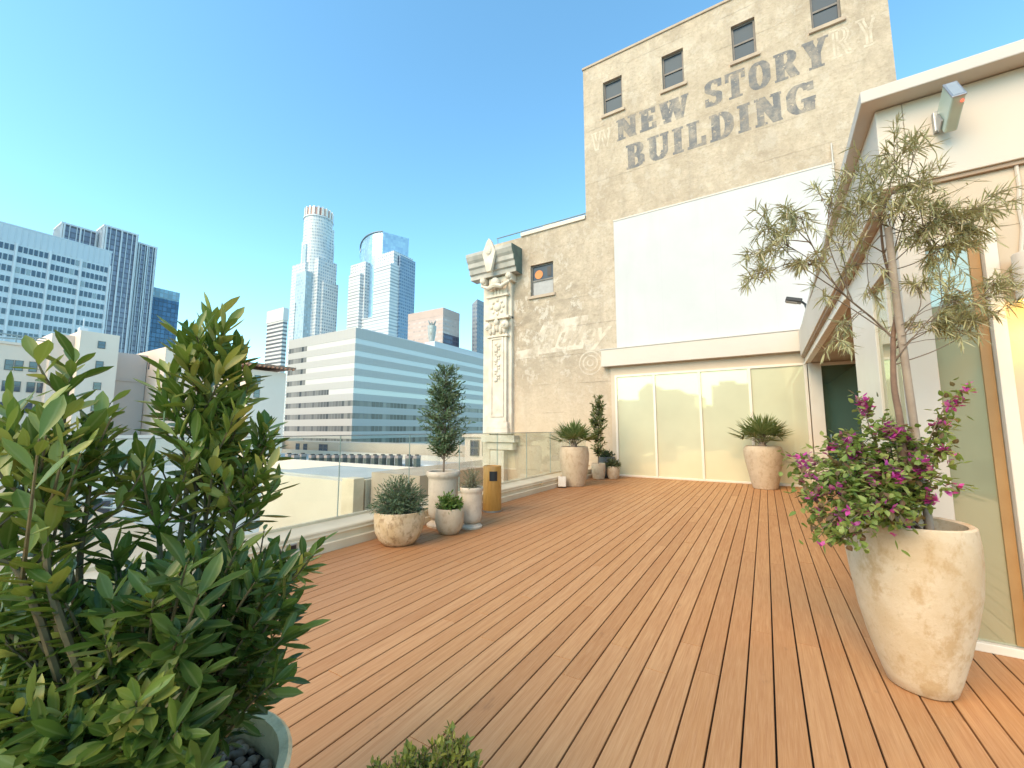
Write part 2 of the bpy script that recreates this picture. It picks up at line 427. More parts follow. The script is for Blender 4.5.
def glassmat(name, col, fac=.35, rough=.02, gcol=(.9, .95, .95), wav=0.0, edge=1.0):
    """coated window glass: tinted body under a mirror-like coat"""
    t = NT(name)
    d = t.n('ShaderNodeBsdfDiffuse'); t.setin(d.inputs[0], t.mix(t.step(t.noise(t.pos, .8, 3), .3, .7), col, tuple(x * .88 for x in col)))
    g = t.n('ShaderNodeBsdfGlossy'); t.setin(g.inputs[0], gcol); g.inputs['Roughness'].default_value = rough
    if wav: t.l(t.bump(t.noise(t.pos, 1.1, 1), wav, .02), g.inputs['Normal'])
    m = t.n('ShaderNodeMixShader')
    lw = t.n('ShaderNodeLayerWeight'); lw.inputs[0].default_value = .3
    f = t.math('ADD', fac, t.math('MULTIPLY', lw.outputs['Fresnel'], (1 - fac) * edge)); t.l(f, m.inputs[0])
    t.l(d.outputs[0], m.inputs[1]); t.l(g.outputs[0], m.inputs[2])
    return t.end(m.outputs[0])
M['sashglass'] = glassmat('old_window_glass', (.060, .085, .115), .015, .2, gcol=(.75, .9, 1), edge=.12)
M['blind'] = pmat('window_blind', (.42, .42, .42), rough=.7)
M['paleglass'] = glassmat('pale_green_glass', (.70, .70, .50), .18, .03, (1.0, .86, .48), .05)
M['greenglass'] = glassmat('deep_green_glass', (.03, .075, .055), .14, .03, (.7, .95, .8))
M['sideglass'] = glassmat('olive_glass', (.36, .36, .22), .22, .03, (.95, .95, .85))
def clearglass():
    t = NT('clear_rail_glass')
    tr = t.n('ShaderNodeBsdfTransparent'); t.setin(tr.inputs[0], (.93, .965, .95))
    g = t.n('ShaderNodeBsdfGlossy'); g.inputs['Roughness'].default_value = .02
    lw = t.n('ShaderNodeLayerWeight'); lw.inputs[0].default_value = .25
    m = t.n('ShaderNodeMixShader'); t.l(t.math('ADD', .02, t.math('MULTIPLY', lw.outputs['Fresnel'], .35)), m.inputs[0])
    t.l(tr.outputs[0], m.inputs[1]); t.l(g.outputs[0], m.inputs[2])
    return t.end(m.outputs[0])
M['railglass'] = clearglass()
M['glassedge'] = pmat('glass_edge', (.25, .33, .30), rough=.2)

# ------------------------------------------------------------------ ground far below
m = MB(); m.box(-4500, 4500, -4500, 4500, -28, -26)
tag(m.build('ground', pmat('city_ground', (.16, .15, .14), (.11, .105, .10), .02, .9)), kind='structure')
m = MB(); m.box(-92, -20, 18, 21.5, -25.99, -25.95); m.box(-40, -24, -60, 400, -25.985, -25.94)
tag(m.build('street', pmat('asphalt', (.055, .055, .057), (.045, .045, .047), .3, .85)), kind='structure')

# ------------------------------------------------------------------ deck
m = MB(); PIT_ = .14; random.seed(11)
def board(x0, x1, y0, y1, z=0.0, c=.0025, th=.024):
    pr = [(x0, z - th), (x0, z - c), (x0 + c, z), (x1 - c, z), (x1, z - c), (x1, z - th)]
    m.extrude(pr, y0, y1, 'y')
k0 = -33
for k in range(k0, 60):
    x0 = -.04 + k * PIT_ + .0046; x1 = -.04 + (k + 1) * PIT_ - .0046
    if x0 < -4.66: x0 = -4.655
    if x1 > 7.5: break
    yend = 13.28 if x1 < 2.12 else 4.15
    if x1 - x0 < .03: continue
    y = -3.2 - random.random() * 3
    while y < yend:
        L = random.choice([3.05, 3.65, 4.25, 4.9]); y1 = min(y + L, yend)
        if yend - y1 < .5: y1 = yend
        board(x0, x1, y + .0022, y1 - .0022, z=random.uniform(-.0012, .0012)); y = y1
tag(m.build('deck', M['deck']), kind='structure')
m = MB(); m.box(-4.66, 7.6, -6, 13.33, -.5, -.03)
tag(m.build('deck_substructure', M['dark']), kind='structure')

# ------------------------------------------------------------------ parapet + glass railing
par = empty('parapet', (-4.9, 4, 0), 'low cream plaster parapet along the left edge of the timber deck', 'parapet')
m = MB()
m.extrude([(-4.66, -.4), (-4.66, .10), (-4.675, .105), (-4.71, .105), (-4.71, .235), (-4.72, .25), (-4.74, .255), (-5.19, .275), (-5.20, .27), (-5.20, -3.2)], -5, 13.3, 'y')
m.build('kerb', M['curb'], par, bevel=.004)
m = MB(); m.extrude([(-4.715, .175), (-4.700, .178), (-4.695, .19), (-4.700, .202), (-4.715, .205)], -5, 13.3, 'y')
m.build('moulding', M['curb'], par)
gr = empty('glass_railing', (-5.1, 4, .27), 'frameless clear glass railing standing on the cream parapet', 'railing')
ys = [2.40 + 1.33 * k for k in range(-5, 9)]
for a, b in zip(ys[:-1], ys[1:]):
    b = min(b, 13.28)
    g = MB(); g.box(-5.106, -5.094, a + .008, b - .008, .2705, 1.40); go = g.build('glass_panel', M['railglass'], gr)
    e = MB(); e.box(-5.107, -5.093, a + .002, a + .0078, .271, 1.399); e.build('panel_edge', M['glassedge'], go)
m = MB(); m.box(-5.112, -5.088, -4.3, 13.29, 1.4005, 1.412); m.build('top_cap', M['metal'], gr)
m = MB(); m.box(-5.125, -5.075, -4.3, 13.29, .268, .30); m.build('base_channel', M['curb'], gr)
ob = empty('outlet_box', (-4.70, 2.86, .14), 'small grey outlet box on the parapet face beside the leafy shrub', 'outlet')
m = MB(); m.box(-4.708, -4.672, 2.81, 2.91, .11, .19); m.build('box', M['metal'], ob, bevel=.004)
m = MB(); m.box(-4.672, -4.668, 2.825, 2.895, .125, .175); m.build('cover', M['black'], ob)
hv = empty('hose_tap', (-4.70, 8.98, .19), 'little brass hose tap on the parapet beyond the wooden bin', 'tap')
m = MB(); m.tube([(-4.71, 8.98, .19), (-4.62, 8.98, .19), (-4.60, 8.98, .16)], .014, 8); m.build('spout', pmat('aged_brass', (.35, .27, .15), rough=.4, Metallic=.6), hv, smooth=True)
m = MB(); m.box(-4.66, -4.64, 8.94, 9.02, .215, .225); m.tube([(-4.65, 8.98, .19), (-4.65, 8.98, .22)], .007, 6); m.build('handle', M['metal'], hv)

# ------------------------------------------------------------------ old painted building
def wall_holes(mb, x0, x1, z0, z1, holes, y, depth=.16, m=0):
    xs = sorted({x0, x1, *[h[0] for h in holes], *[h[1] for h in holes]}); zs = sorted({z0, z1, *[h[2] for h in holes], *[h[3] for h in holes]})
    for a, b in zip(xs[:-1], xs[1:]):
        for c, d in zip(zs[:-1], zs[1:]):
            if any(h[0] <= a and b <= h[1] and h[2] <= c and d <= h[3] for h in holes): continue
            mb.quad((a, y, c), (b, y, c), (b, y, d), (a, y, d), m)
    for a, b, c, d in holes:
        mb.quad((a, y, c), (a, y + depth, c), (a, y + depth, d), (a, y, d), m); mb.quad((b, y, c), (b, y, d), (b, y + depth, d), (b, y + depth, c), m)
        mb.quad((a, y, c), (b, y, c), (b, y + depth, c), (a, y + depth, c), m); mb.quad((a, y, d), (a, y + depth, d), (b, y + depth, d), (b, y, d), m)
WY = 13.35
old = empty('old_building', (-3, WY, -20), 'tall weathered tan building with faded NEW STORY BUILDING lettering', 'building')
TW = [(-4.30, -3.62, 12.64, 13.92), (-2.27, -1.60, 12.66, 13.91), (-.21, .42, 12.66, 13.88), (1.76, 2.42, 12.66, 13.86)]
m = MB(); wall_holes(m, -5.05, 3.37, -26, 14.76, TW, WY)
m.quad((3.37, WY, -26), (3.37, 40, -26), (3.37, 40, 14.76), (3.37, WY, 14.76)); m.quad((-5.05, WY, 8.9), (-5.05, WY, 14.76), (-5.05, 40, 14.76), (-5.05, 40, 8.9))
m.quad((-5.05, 40, -26), (-5.05, 40, 14.76), (3.37, 40, 14.76), (3.37, 40, -26)); m.quad((-5.05, WY, 14.3), (3.37, WY, 14.3), (3.37, 40, 14.3), (-5.05, 40, 14.3))
m.build('tall_wall', M['old'], old)
m = MB(); wall_holes(m, -9.0, -5.05, -26, 8.95, [(-7.32, -6.36, 6.48, 7.70)], WY)
m.quad((-9.0, WY, -26), (-9.0, WY, 8.95), (-9.0, 40, 8.95), (-9.0, 40, -26)); m.quad((-9.0, WY, 8.6), (-5.05, WY, 8.6), (-5.05, 40, 8.6), (-9.0, 40, 8.6))
m.build('low_wall', M['old'], old)
m = MB(); m.box(-5.08, 3.40, WY - .04, WY + .25, 14.765, 14.85); m.build('roof_edge', M['sill'], old, bevel=.01)
m = MB(); m.box(-7.72, -5.07, WY - .06, WY + .25, 8.955, 9.10); m.build('roof_coping', M['white'], old, bevel=.01)
for (a, b, c, d) in TW + [(-7.32, -6.36, 6.48, 7.70)]:
    lowwin = d < 9
    f = MB(); w = .055; yy = WY + .09
    for q in ((a, a + w, c, d), (b - w, b, c, d), (a + w, b - w, d - w, d), (a + w, b - w, c, c + w), (a + w, b - w, (c + d) / 2 - .03, (c + d) / 2 + .03)):
        f.box(q[0], q[1], yy, yy + .07, q[2], q[3])
    fo = f.build('window', M['sash'], old)
    g = MB(); g.box(a + w, b - w, yy + .035, yy + .045, (c + d) / 2 + .03, d - w); g.build('upper_pane', M['sashglass'], fo)
    g = MB(); g.box(a + w, b - w, yy + .03, yy + .04, c + w, (c + d) / 2 - .03); g.build('lower_pane', M['blind'] if lowwin else M['sashglass'], fo)
    g = MB(); g.box(a - .08, b + .08, WY - .07, WY + .09, c - .11, c - .002); g.build('sill', M['sill'], fo, bevel=.008)
    if lowwin:
        g = MB(); n = 24; ctr = (-7.02, 7.33); g.prism([(ctr[0] + .17 * math.cos(6.283 * i / n), ctr[1] + .17 * math.sin(6.283 * i / n)) for i in range(n)], 0, .006)
        g.v = [(x, yy + .024 - z, y) for x, y, z in g.v]
        o = g.build('round_sticker', pmat('orange_sticker', (.72, .25, .07), rough=.5), fo)
        g = MB(); g.box(-6.62, -6.55, yy + .022, yy + .03, 7.22, 7.55); g.box(-6.66, -6.50, yy + .0215, yy + .022, 7.2, 7.57, 1); g.build('notice', [M['blind'], M['black']], fo)
# white panel above the glass front
m = MB(); m.box(-4.05, 1.97, WY - .03, WY - .001, 4.12, 8.60); m.build('white_panel', M['panel_white'], old)
m = MB(); m.box(-4.06, 1.99, WY - .045, WY - .031, 8.57, 8.615); m.tube([(1.95, WY - .05, 8.2), (1.95, WY - .05, 9.15)], .018, 6); m.build('panel_trim', M['coping'], old)

# painted lettering: solid shapes worked out on a fine grid, a few mm proud of the wall
def rect(x0, x1, y0, y1): return lambda X, Y: (X >= x0) & (X <= x1) & (Y >= y0) & (Y <= y1)
def band(xa, ya, xb, yb, w):   # slanted stroke with horizontal width w
    def f(X, Y):
        t = (Y - ya) / (yb - ya); c = xa + (xb - xa) * t
        return (t >= 0) & (t <= 1) & (np.abs(X - c) <= w / 2)
    return f
def ring(cx, cy, rx, ry, tx, ty, cond=None):
    def f(X, Y):
        a = ((X - cx) / rx) ** 2 + ((Y - cy) / ry) ** 2 <= 1; b = ((X - cx) / (rx - tx)) ** 2 + ((Y - cy) / (ry - ty)) ** 2 <= 1
        r = a & ~b
        return r & cond(X, Y) if cond else r
    return f
def slab(x0, x1, top=False, h=.09): return rect(x0, x1, 1 - h, 1) if top else rect(x0, x1, 0, h)
GL = {
 'N': (.84, [rect(.10, .25, 0, 1), rect(.62, .76, 0, 1), band(.70, 0, .18, 1, .24), slab(0, .34), slab(.52, .84, True), slab(0, .26, True)]),
 'E': (.66, [rect(.10, .32, 0, 1), rect(0, .62, 0, .12), rect(0, .60, .88, 1), rect(.3, .48, .44, .56), rect(.42, .50, .36, .64), rect(.52, .62, 0, .30), rect(.50, .60, .72, 1)]),
 'W': (1.10, [band(.30, 0, .14, 1, .22), band(.30, 0, .54, 1, .12), band(.76, 0, .56, 1, .22), band(.78, 0, .98, 1, .12), slab(0, .32, True), slab(.42, .70, True), slab(.86, 1.10, True)]),
 'S': (.68, [ring(.34, .735, .32, .265, .19, .10, lambda X, Y: (X < .36) | (Y > .80)), ring(.34, .275, .34, .275, .20, .11, lambda X, Y: (X > .32) | (Y < .20)), band(.50, .36, .18, .62, .24), rect(.56, .66, .68, .98), rect(0, .10, .02, .32)]),
 'T': (.76, [rect(.27, .49, 0, 1), rect(0, .76, .88, 1), rect(0, .10, .66, 1), rect(.66, .76, .66, 1), slab(.17, .59)]),
 'O': (.78, [ring(.39, .5, .39, .51, .23, .10)]),
 'R': (.84, [rect(.10, .32, 0, 1), slab(0, .42), rect(0, .45, .90, 1), rect(.3, .45, .46, .56), ring(.42, .73, .32, .27, .22, .10, lambda X, Y: X > .40), band(.70, 0, .46, .5, .24), rect(.60, .84, 0, .09)]),
 'Y': (.86, [rect(.32, .54, 0, .5), slab(.22, .64), band(.42, .40, .17, 1, .24), band(.44, .40, .70, 1, .13), slab(0, .34, True), slab(.56, .86, True)]),
 'B': (.76, [rect(.10, .32, 0, 1), rect(0, .42, 0, .10), rect(0, .42, .90, 1), rect(.3, .42, .47, .56), ring(.40, .74, .29, .26, .20, .10, lambda X, Y: X > .38), ring(.40, .265, .36, .265, .23, .10, lambda X, Y: X > .38)]),
 'U': (.84, [rect(.10, .32, .3, 1), rect(.64, .76, .3, 1), ring(.43, .33, .33, .34, .20, .13, lambda X, Y: Y < .34), slab(0, .42, True), slab(.54, .84, True)]),
 'I': (.42, [rect(.10, .32, 0, 1), slab(0, .42), slab(0, .42, True)]),
 'L': (.68, [rect(.10, .32, 0, 1), slab(0, .42, True), rect(0, .66, 0, .11), rect(.55, .66, 0, .36)]),
 'D': (.82, [rect(.10, .32, 0, 1), rect(0, .42, 0, .10), rect(0, .42, .90, 1), ring(.38, .5, .42, .5, .24, .10, lambda X, Y: X > .36)]),
 'G': (.84, [ring(.41, .5, .41, .51, .23, .11, lambda X, Y: (X < .52) | (Y > .74) | (Y < .3)), rect(.52, .76, .0, .42), rect(.46, .84, .36, .46), rect(.66, .76, .68, .98)]),
}
def letters(mb, word, x0, x1, z0, z1, y, gap=.13, ink=None, outline=False):
    wd = sum(GL[c][0] for c in word) + gap * (len(word) - 1); sx = (x1 - x0) / wd; x = x0; H = z1 - z0
    for c in word:
        w, prims = GL[c]; nx = max(8, int(w * sx / .0105)); nz = int(H / .0105)
        xs = (np.arange(nx) + .5) / nx * w; zs = (np.arange(nz) + .5) / nz; X, Y = np.meshgrid(xs, zs)
        k = np.zeros_like(X, bool)
        for f in prims: k |= f(X, Y)
        if not outline:
            d = k.copy(); q = 3
            d[:, q:] |= k[:, :-q]; d[:, :-q] |= k[:, q:]; k = d
        if outline:
            e = k.copy(); q = 5
            e[q:-q, q:-q] &= ~(k[q:-q, q:-q] & k[2 * q:, q:-q] & k[:-2 * q, q:-q] & k[q:-q, 2 * q:] & k[q:-q, :-2 * q]); k = e
        if ink is not None:
            for j in range(nz):
                for i in range(nx):
                    if k[j, i]:
                        v = mnoise.noise(Vector((x + xs[i] * sx, 3, z0 + zs[j] * H)) * 9) + .6 * mnoise.noise(Vector((x + xs[i] * sx, 9, z0 + zs[j] * H)) * 28)
                        if v > ink: k[j, i] = False
        for j in range(nz):     # runs of cells -> quads
            i = 0
            while i < nx:
                if k[j, i]:
                    i2 = i
                    while i2 < nx and k[j, i2]: i2 += 1
                    xa = x + i / nx * w * sx; xb = x + i2 / nx * w * sx; za = z0 + j / nz * H; zb = z0 + (j + 1) / nz * H
                    mb.quad((xa, y, za), (xb, y, za), (xb, y, zb), (xa, y, zb)); i = i2
                else: i += 1
        x += (w + gap) * sx
m = MB()
letters(m, 'NEW', -3.86, -1.50, 11.47, 12.25, WY - .003, ink=.62); letters(m, 'STORY', -1.03, 2.10, 11.48, 12.36, WY - .003, ink=.66)
letters(m, 'BUILDING', -3.55, 1.72, 10.30, 11.19, WY - .003, ink=.62)
m.build('painted_lettering', M['letter'], old)
m = MB(); letters(m, 'RY', 2.12, 3.18, 11.56, 12.42, WY - .0022, outline=True); letters(m, 'W', -4.8, -4.0, 11.42, 12.12, WY - .0022, outline=True)
m.build('ghost_lettering', M['ghost'], old)
m = MB(); m.quad((-7.45, WY - .002, 4.22), (-5.25, WY - .002, 4.28), (-5.02, WY - .002, 5.45), (-6.75, WY - .002, 5.42)); m.quad((-8.0, WY - .0021, 4.12), (-7.0, WY - .0021, 4.16), (-6.9, WY - .0021, 4.5), (-7.9, WY - .0021, 4.44))
m.build('faded_sign_ground', M['script_bg'], old)
tc = bpy.data.curves.new('script', 'FONT'); tc.body = 'Hulley'; tc.size = 1.35; tc.shear = .45; tc.offset = .025; tc.extrude = .0
to = bpy.data.objects.new('script', tc); COL.objects.link(to)
dg = bpy.context.evaluated_depsgraph_get(); me = bpy.data.meshes.new_from_object(to.evaluated_get(dg)); COL.objects.unlink(to); bpy.data.objects.remove(to)
me.materials.clear(); me.materials.append(M['script']); me.materials.append(M['script_l'])
xs = [v.co.x for v in me.vertices]; w0, w1 = min(xs), max(xs)
for v in me.vertices: v.co = Vector((-6.95 + (v.co.x - w0) / (w1 - w0) * 2.75, WY - .0045, 4.45 + v.co.y * .78)) - Vector(old.location)
for q in me.polygons: q.material_index = 1 if (q.center.x + old.location.x) > -5.2 else 0
me.flip_normals() if hasattr(me, 'flip_normals') else None
o = bpy.data.objects.new('faded_script', me); COL.objects.link(o); o.parent = old
for rr, tk in ((.42, .05), (.28, .05), (.13, .06)):
    m = MB(); n = 40
    for i in range(n):
        a0, a1 = 6.283 * i / n, 6.283 * (i + 1) / n
        q = [(rr, a0), (rr, a1), (rr - tk, a1), (rr - tk, a0)]
        m.quad(*[(-5.0 + r * math.cos(a), WY - .003, 3.75 + r * math.sin(a)) for r, a in reversed(q)])
    m.build('faded_ring', M['ghost'], old)

# pilaster, cornice
pil = MB()
PX0, PX1 = -9.06, -8.24; PY = 13.08
pil.box(PX0, PX1, PY, WY + .01, 1.75, 7.42); pil.box(PX1 + .001, PX1 + .16, PY + .12, WY + .012, 1.3, 7.3); pil.box(PX0 - .36, PX0 - .02, PY + .16, WY + .6, -26, 7.35)
po = pil.build('pilaster', M['terracotta'], old, bevel=.012)
b = MB()
b.box(PX0 - .08, PX1 + .10, PY - .07, WY, 1.30, 1.52); b.box(PX0 - .05, PX1 + .06, PY - .04, WY, 1.522, 1.748)
b.box(PX0 - .02, PX1 + .30, PY - .03, WY, .72, .98); b.box(PX0 - .25, PX1 + .42, PY - .12, WY, 1.0, 1.26); b.box(PX0 + .1, PX1 - .1, PY, WY, -8, .7)
b.build('pilaster_base', M['terracotta'], po, bevel=.015)
b = MB()  # raised border of the long panel, rosettes, scrolls
for (x0, x1, z0, z1) in ((PX0 + .12, PX0 + .18, 1.95, 5.0), (PX1 - .18, PX1 - .12, 1.95, 5.0), (PX0 + .18, PX1 - .18, 4.94, 5.0), (PX0 + .18, PX1 - .18, 1.95, 2.01)):
    b.box(x0, x1, PY - .03, PY, z0, z1)
xc = (PX0 + PX1) / 2
for i, z in enumerate(np.arange(3.35, 4.85, .19)):
    s_ = 1 if i % 2 else -1
    b.ball((xc + .07 * s_, PY, z), .085, .055, .075, 10, 6); b.ball((xc - .08 * s_, PY, z + .07), .05, .04, .05, 8, 6); b.ball((xc, PY, z + .03), .03, .05, .10, 8, 6)
b.ball((xc, PY - .01, 6.22), .17, .09, .17, 14, 8)
for a in range(8):
    b.ball((xc + .27 * math.cos(a * .785), PY, 6.22 + .27 * math.sin(a * .785)), .07, .06, .07, 8, 6)
b.build('ornament', M['terracotta'], po, smooth=True)
b = MB(); b.box(PX0 - .06, PX1 + .08, PY - .06, WY, 5.02, 5.10); b.build('necking', M['terracotta'], po, bevel=.01)
b = MB(); b.box(PX0 - .10, PX1 + .10, PY - .07, WY, 6.62, 6.70)
for i in range(4): b.box(PX0 + .14 + i * .15, PX0 + .21 + i * .15, PY - .03, WY, 6.701, 7.25)
b.build('fluted_block', M['terracotta'], po, bevel=.01)
b = MB(); b.box(PX0 - .14, PX1 + .16, PY - .10, WY, 5.72, 5.82)
for sx in (PX0 + .02, PX1 - .02): b.ball((sx, PY - .06, 5.46), .17, .10, .17, 12, 8); b.ball((sx, PY - .15, 5.46), .07, .04, .07, 8, 6)
for i in range(5): b.ball((PX0 + .1 + i * .16, PY - .03, 5.33 + .1 * (i == 2)), .09, .08, .20, 8, 6)
b.ball((xc, PY - .08, 5.60), .11, .08, .13, 10, 6)
b.build('capital', M['terracotta'], po, bevel=.01)
cor = MB()
prof = [(WY, 7.45), (WY - .42, 7.45), (WY - .42, 7.62), (WY - .50, 7.66), (WY - .53, 7.84), (WY - .60, 7.90), (WY - .62, 8.06), (WY - .70, 8.16), (WY - .76, 8.30), (WY - .76, 8.42), (WY, 8.48)]
cor.extrude([(y, z) for y, z in prof], -9.85, -7.72, 'x', 0)
co = cor.build('cornice', M['corngreen'], old)
e = MB(); e.prism([(y, z) for y, z in prof], 0, .02); e.v = [(-7.715 + z, x, y) for x, y, z in e.v]; e.build('cornice_end', M['corngrn'], co)
e = MB(); ax = -8.72; ay = WY - .80
e.prism([(ax - .22, 7.95), (ax - .30, 8.25), (ax - .20, 8.50), (ax - .10, 8.72), (ax, 8.84), (ax + .10, 8.72), (ax + .20, 8.50), (ax + .30, 8.25), (ax + .22, 7.95), (ax + .1, 7.5), (ax - .1, 7.5)], 0, .14); e.v = [(x, ay + z, y) for x, y, z in e.v]
e.ball((ax, ay, 8.35), .15, .08, .2, 10, 8); e.build('antefix', M['terracotta'], co, bevel=.015)
for cx_ in (-9.25, -8.05):
    e = MB(); e.box(cx_ - .11, cx_ + .11, WY - .40, WY - .001, 7.16, 7.445); e.ball((cx_, WY - .42, 7.33), .13, .11, .13, 10, 8); e.build('console', M['terracotta'], co, bevel=.015)
e = MB(); e.tube([(-9.3, PY - .15, 7.12), (-8.95, PY - .2, 6.95), (xc, PY - .2, 7.05), (-8.35, PY - .2, 6.95), (-8.0, PY - .15, 7.12)], [.05, .09, .12, .09, .05], 8); e.ball((xc, PY - .18, 7.16), .2, .14, .2, 10, 8); e.build('swag', M['terracotta'], co, smooth=True)
# roof rail and vent dome on the lower roof
rr = empty('roof_railing', (-7, 14, 9), 'thin blue grey pipe railing along the lower old roof', 'railing')
m = MB(); m.tube([(-9.3, 14, 9.55), (-5.06, 14, 9.55)], .025, 6)
for x in (-9.25, -8.1, -6.6, -5.3): m.tube([(x, 14, 8.6), (x, 14, 9.55)], .022, 6)
m.tube([(-8.1, 14, 9.5), (-7.6, 14, 8.9)], .02, 6); m.build('pipe_rail', M['pipe'], rr, smooth=True)
vd = empty('roof_dome', (-7.9, 17, 8.6), 'low pale domed roof vent behind the thin pipe railing', 'roof vent')
m = MB(); m.lathe((-7.9, 17, 8.6), [(1.15, 0), (1.15, 1.7), (1.1, 1.78), (.95, 2.1), (.6, 2.36), (.1, 2.46)], 28); m.build('dome', M['white'], vd, smooth=True)
m = MB(); m.lathe((-7.9, 17, 8.6), [(1.2, 1.55), (1.2, 1.68)], 28); m.build('band', M['metal'], vd)
# ------------------------------------------------------------------ modern pavilion (right wing + glass front)
pav = empty('pavilion', (1, 8, 0), 'modern cream pavilion with glass front and overhanging white roof edge', 'building')
m = MB(); m.box(-4.52, .93, 13.08, 13.32, 3.54, 4.10); m.build('header_fascia', M['fascia'], pav, bevel=.008)
m = MB(); m.box(-4.54, .92, 13.06, 13.32, 4.102, 4.125); m.build('header_cap', M['coping'], pav)
m = MB(); m.box(-4.27, 1.20, 13.285, 13.34, 3.245, 3.55); m.box(-4.27, -4.145, 13.285, 13.34, 0, 3.244); m.build('stucco_strip', M['stucco'], pav)
px_ = [-4.10, -2.89, -1.585, -.298, .992]
for x in px_:
    m = MB(); m.box(x - .035, x + .035, 13.24, 13.33, .055, 3.175); m.build('mullion', M['frame'], pav, bevel=.004)
m = MB(); m.box(-4.135, 1.03, 13.245, 13.335, 3.177, 3.243); m.build('head_rail', M['frame'], pav, bevel=.004)
m = MB(); m.box(-4.135, 1.03, 13.235, 13.335, -.02, .053); m.build('sill_rail', M['frame'], pav, bevel=.004)
for a, b in zip(px_[:-1], px_[1:]):
    m = MB(); m.box(a + .036, b - .036, 13.28, 13.295, .054, 3.176); m.build('glass_panel', M['paleglass'], pav)
# roof edge: fascia band and coping along both sides of the corner
m = MB(); m.box(.90, 1.06, 4.15, 13.07, 3.38, 4.045); m.build('side_fascia', M['white'], pav, bevel=.006)
m = MB(); m.box(1.062, 7.6, 4.15, 4.30, 3.38, 4.045); m.build('front_fascia', M['white'], pav, bevel=.006)
m = MB(); m.prism([(.79, 3.99), (7.7, 3.99), (7.7, 4.32), (1.12, 4.32), (1.12, 13.3), (.95, 13.3)], 4.05, 4.15); m.build('roof_coping', M['coping'], pav, bevel=.008)
m = MB(); m.box(1.0, 7.6, 4.25, 13.34, 4.0, 4.048); m.build('roof', M['white'], pav)
m = MB(); m.box(.93, 1.05, 4.40, 13.06, 3.34, 3.379); m.box(1.10, 7.6, 4.17, 4.28, 3.35, 3.379); m.build('shadow_gap', M['soffit'], pav)
# corner column, front glass, stucco wall
m = MB(); m.box(.96, 1.115, 4.20, 4.42, 0, 3.345); m.build('corner_column', M['white'], pav, bevel=.006)
m = MB(); m.box(1.117, 1.405, 4.235, 4.25, .06, 2.86); m.build('side_light', M['sideglass'], pav)
m = MB(); m.box(1.345, 1.40, 4.222, 4.234, .07, 2.85); m.build('reflection_strip', pmat('painted_brown_reflection', (.36, .20, .075), (.42, .25, .10), 3, .5), pav)  # brown strip stands for a reflection, painted onto the side light
m = MB(); m.box(1.406, 1.475, 4.17, 4.28, 0, 2.93); m.box(1.116, 1.405, 4.19, 4.28, 0, .058); m.box(1.116, 1.405, 4.19, 4.28, 2.862, 2.93); m.build('side_light_frame', M['frame'], pav, bevel=.005)
m = MB(); m.box(1.479, 7.6, 4.20, 4.34, -.02, 2.929); m.box(1.118, 7.6, 4.20, 4.34, 2.932, 3.348); m.build('stucco_wall', M['stucco'], pav)
m = MB(); m.tube([(1.62, 4.19, 3.40), (1.62, 4.185, 3.2), (1.605, 4.185, 3.05), (1.61, 4.185, 2.9), (1.57, 4.185, 2.6)], .011, 6); m.build('cable', M['white'], pav, smooth=True)
# side wall towards the deck
m = MB(); m.box(1.02, 1.16, 5.50, 6.65, 0, 3.335); m.build('side_column', M['frame'], pav, bevel=.006)
m = MB(); m.box(1.045, 1.06, 4.421, 5.499, .06, 2.94); m.build('side_glass', M['sideglass'], pav)
m = MB(); m.box(1.0, 1.14, 4.421, 5.499, 2.942, 3.335); m.box(.985, 1.14, 4.421, 5.499, 2.90, 2.941); m.build('side_lintel', M['white'], pav)
m = MB(); m.box(1.02, 1.10, 4.421, 5.499, -.02, .058); m.build('side_sill', M['white'], pav)
m = MB(); m.box(1.022, 1.075, 4.93, 4.98, .06, 2.89); m.build('side_mullion', M['frame'], pav)
# recessed entrance
m = MB(); m.box(.99, 1.10, 6.652, 13.06, 3.20, 3.336); m.box(.965, .988, 6.66, 13.05, 3.16, 3.23); m.build('entrance_beam', M['frame'], pav, bevel=.004)
m = MB(); m.box(1.102, 2.3, 6.652, 13.24, 3.22, 3.3); m.build('entrance_soffit', M['soffit'], pav)
m = MB(); m.box(2.16, 2.3, 6.652, 13.24, 0, 3.215); m.box(1.162, 2.3, 6.5, 6.648, 0, 3.3); m.build('entrance_wall', M['stucco'], pav)
dr = MB(); dr.box(1.05, 1.33, 13.20, 13.33, 0, 3.21); dr.box(2.085, 2.155, 13.22, 13.33, 0, 3.21); dr.box(1.332, 2.083, 13.22, 13.33, 3.13, 3.21); dr.box(1.332, 2.083, 13.22, 13.33, 0, .09)
do = dr.build('door', M['frame'], pav, bevel=.006)
m = MB(); m.box(1.333, 2.082, 13.27, 13.285, .092, 3.128); m.build('pane', M['greenglass'], do)
m = MB(); m.tube([(1.42, 13.25, .95), (1.42, 13.19, .95), (1.42, 13.19, 1.35), (1.42, 13.25, 1.35)], .014, 8); m.build('handle', M['metal'], do, smooth=True)

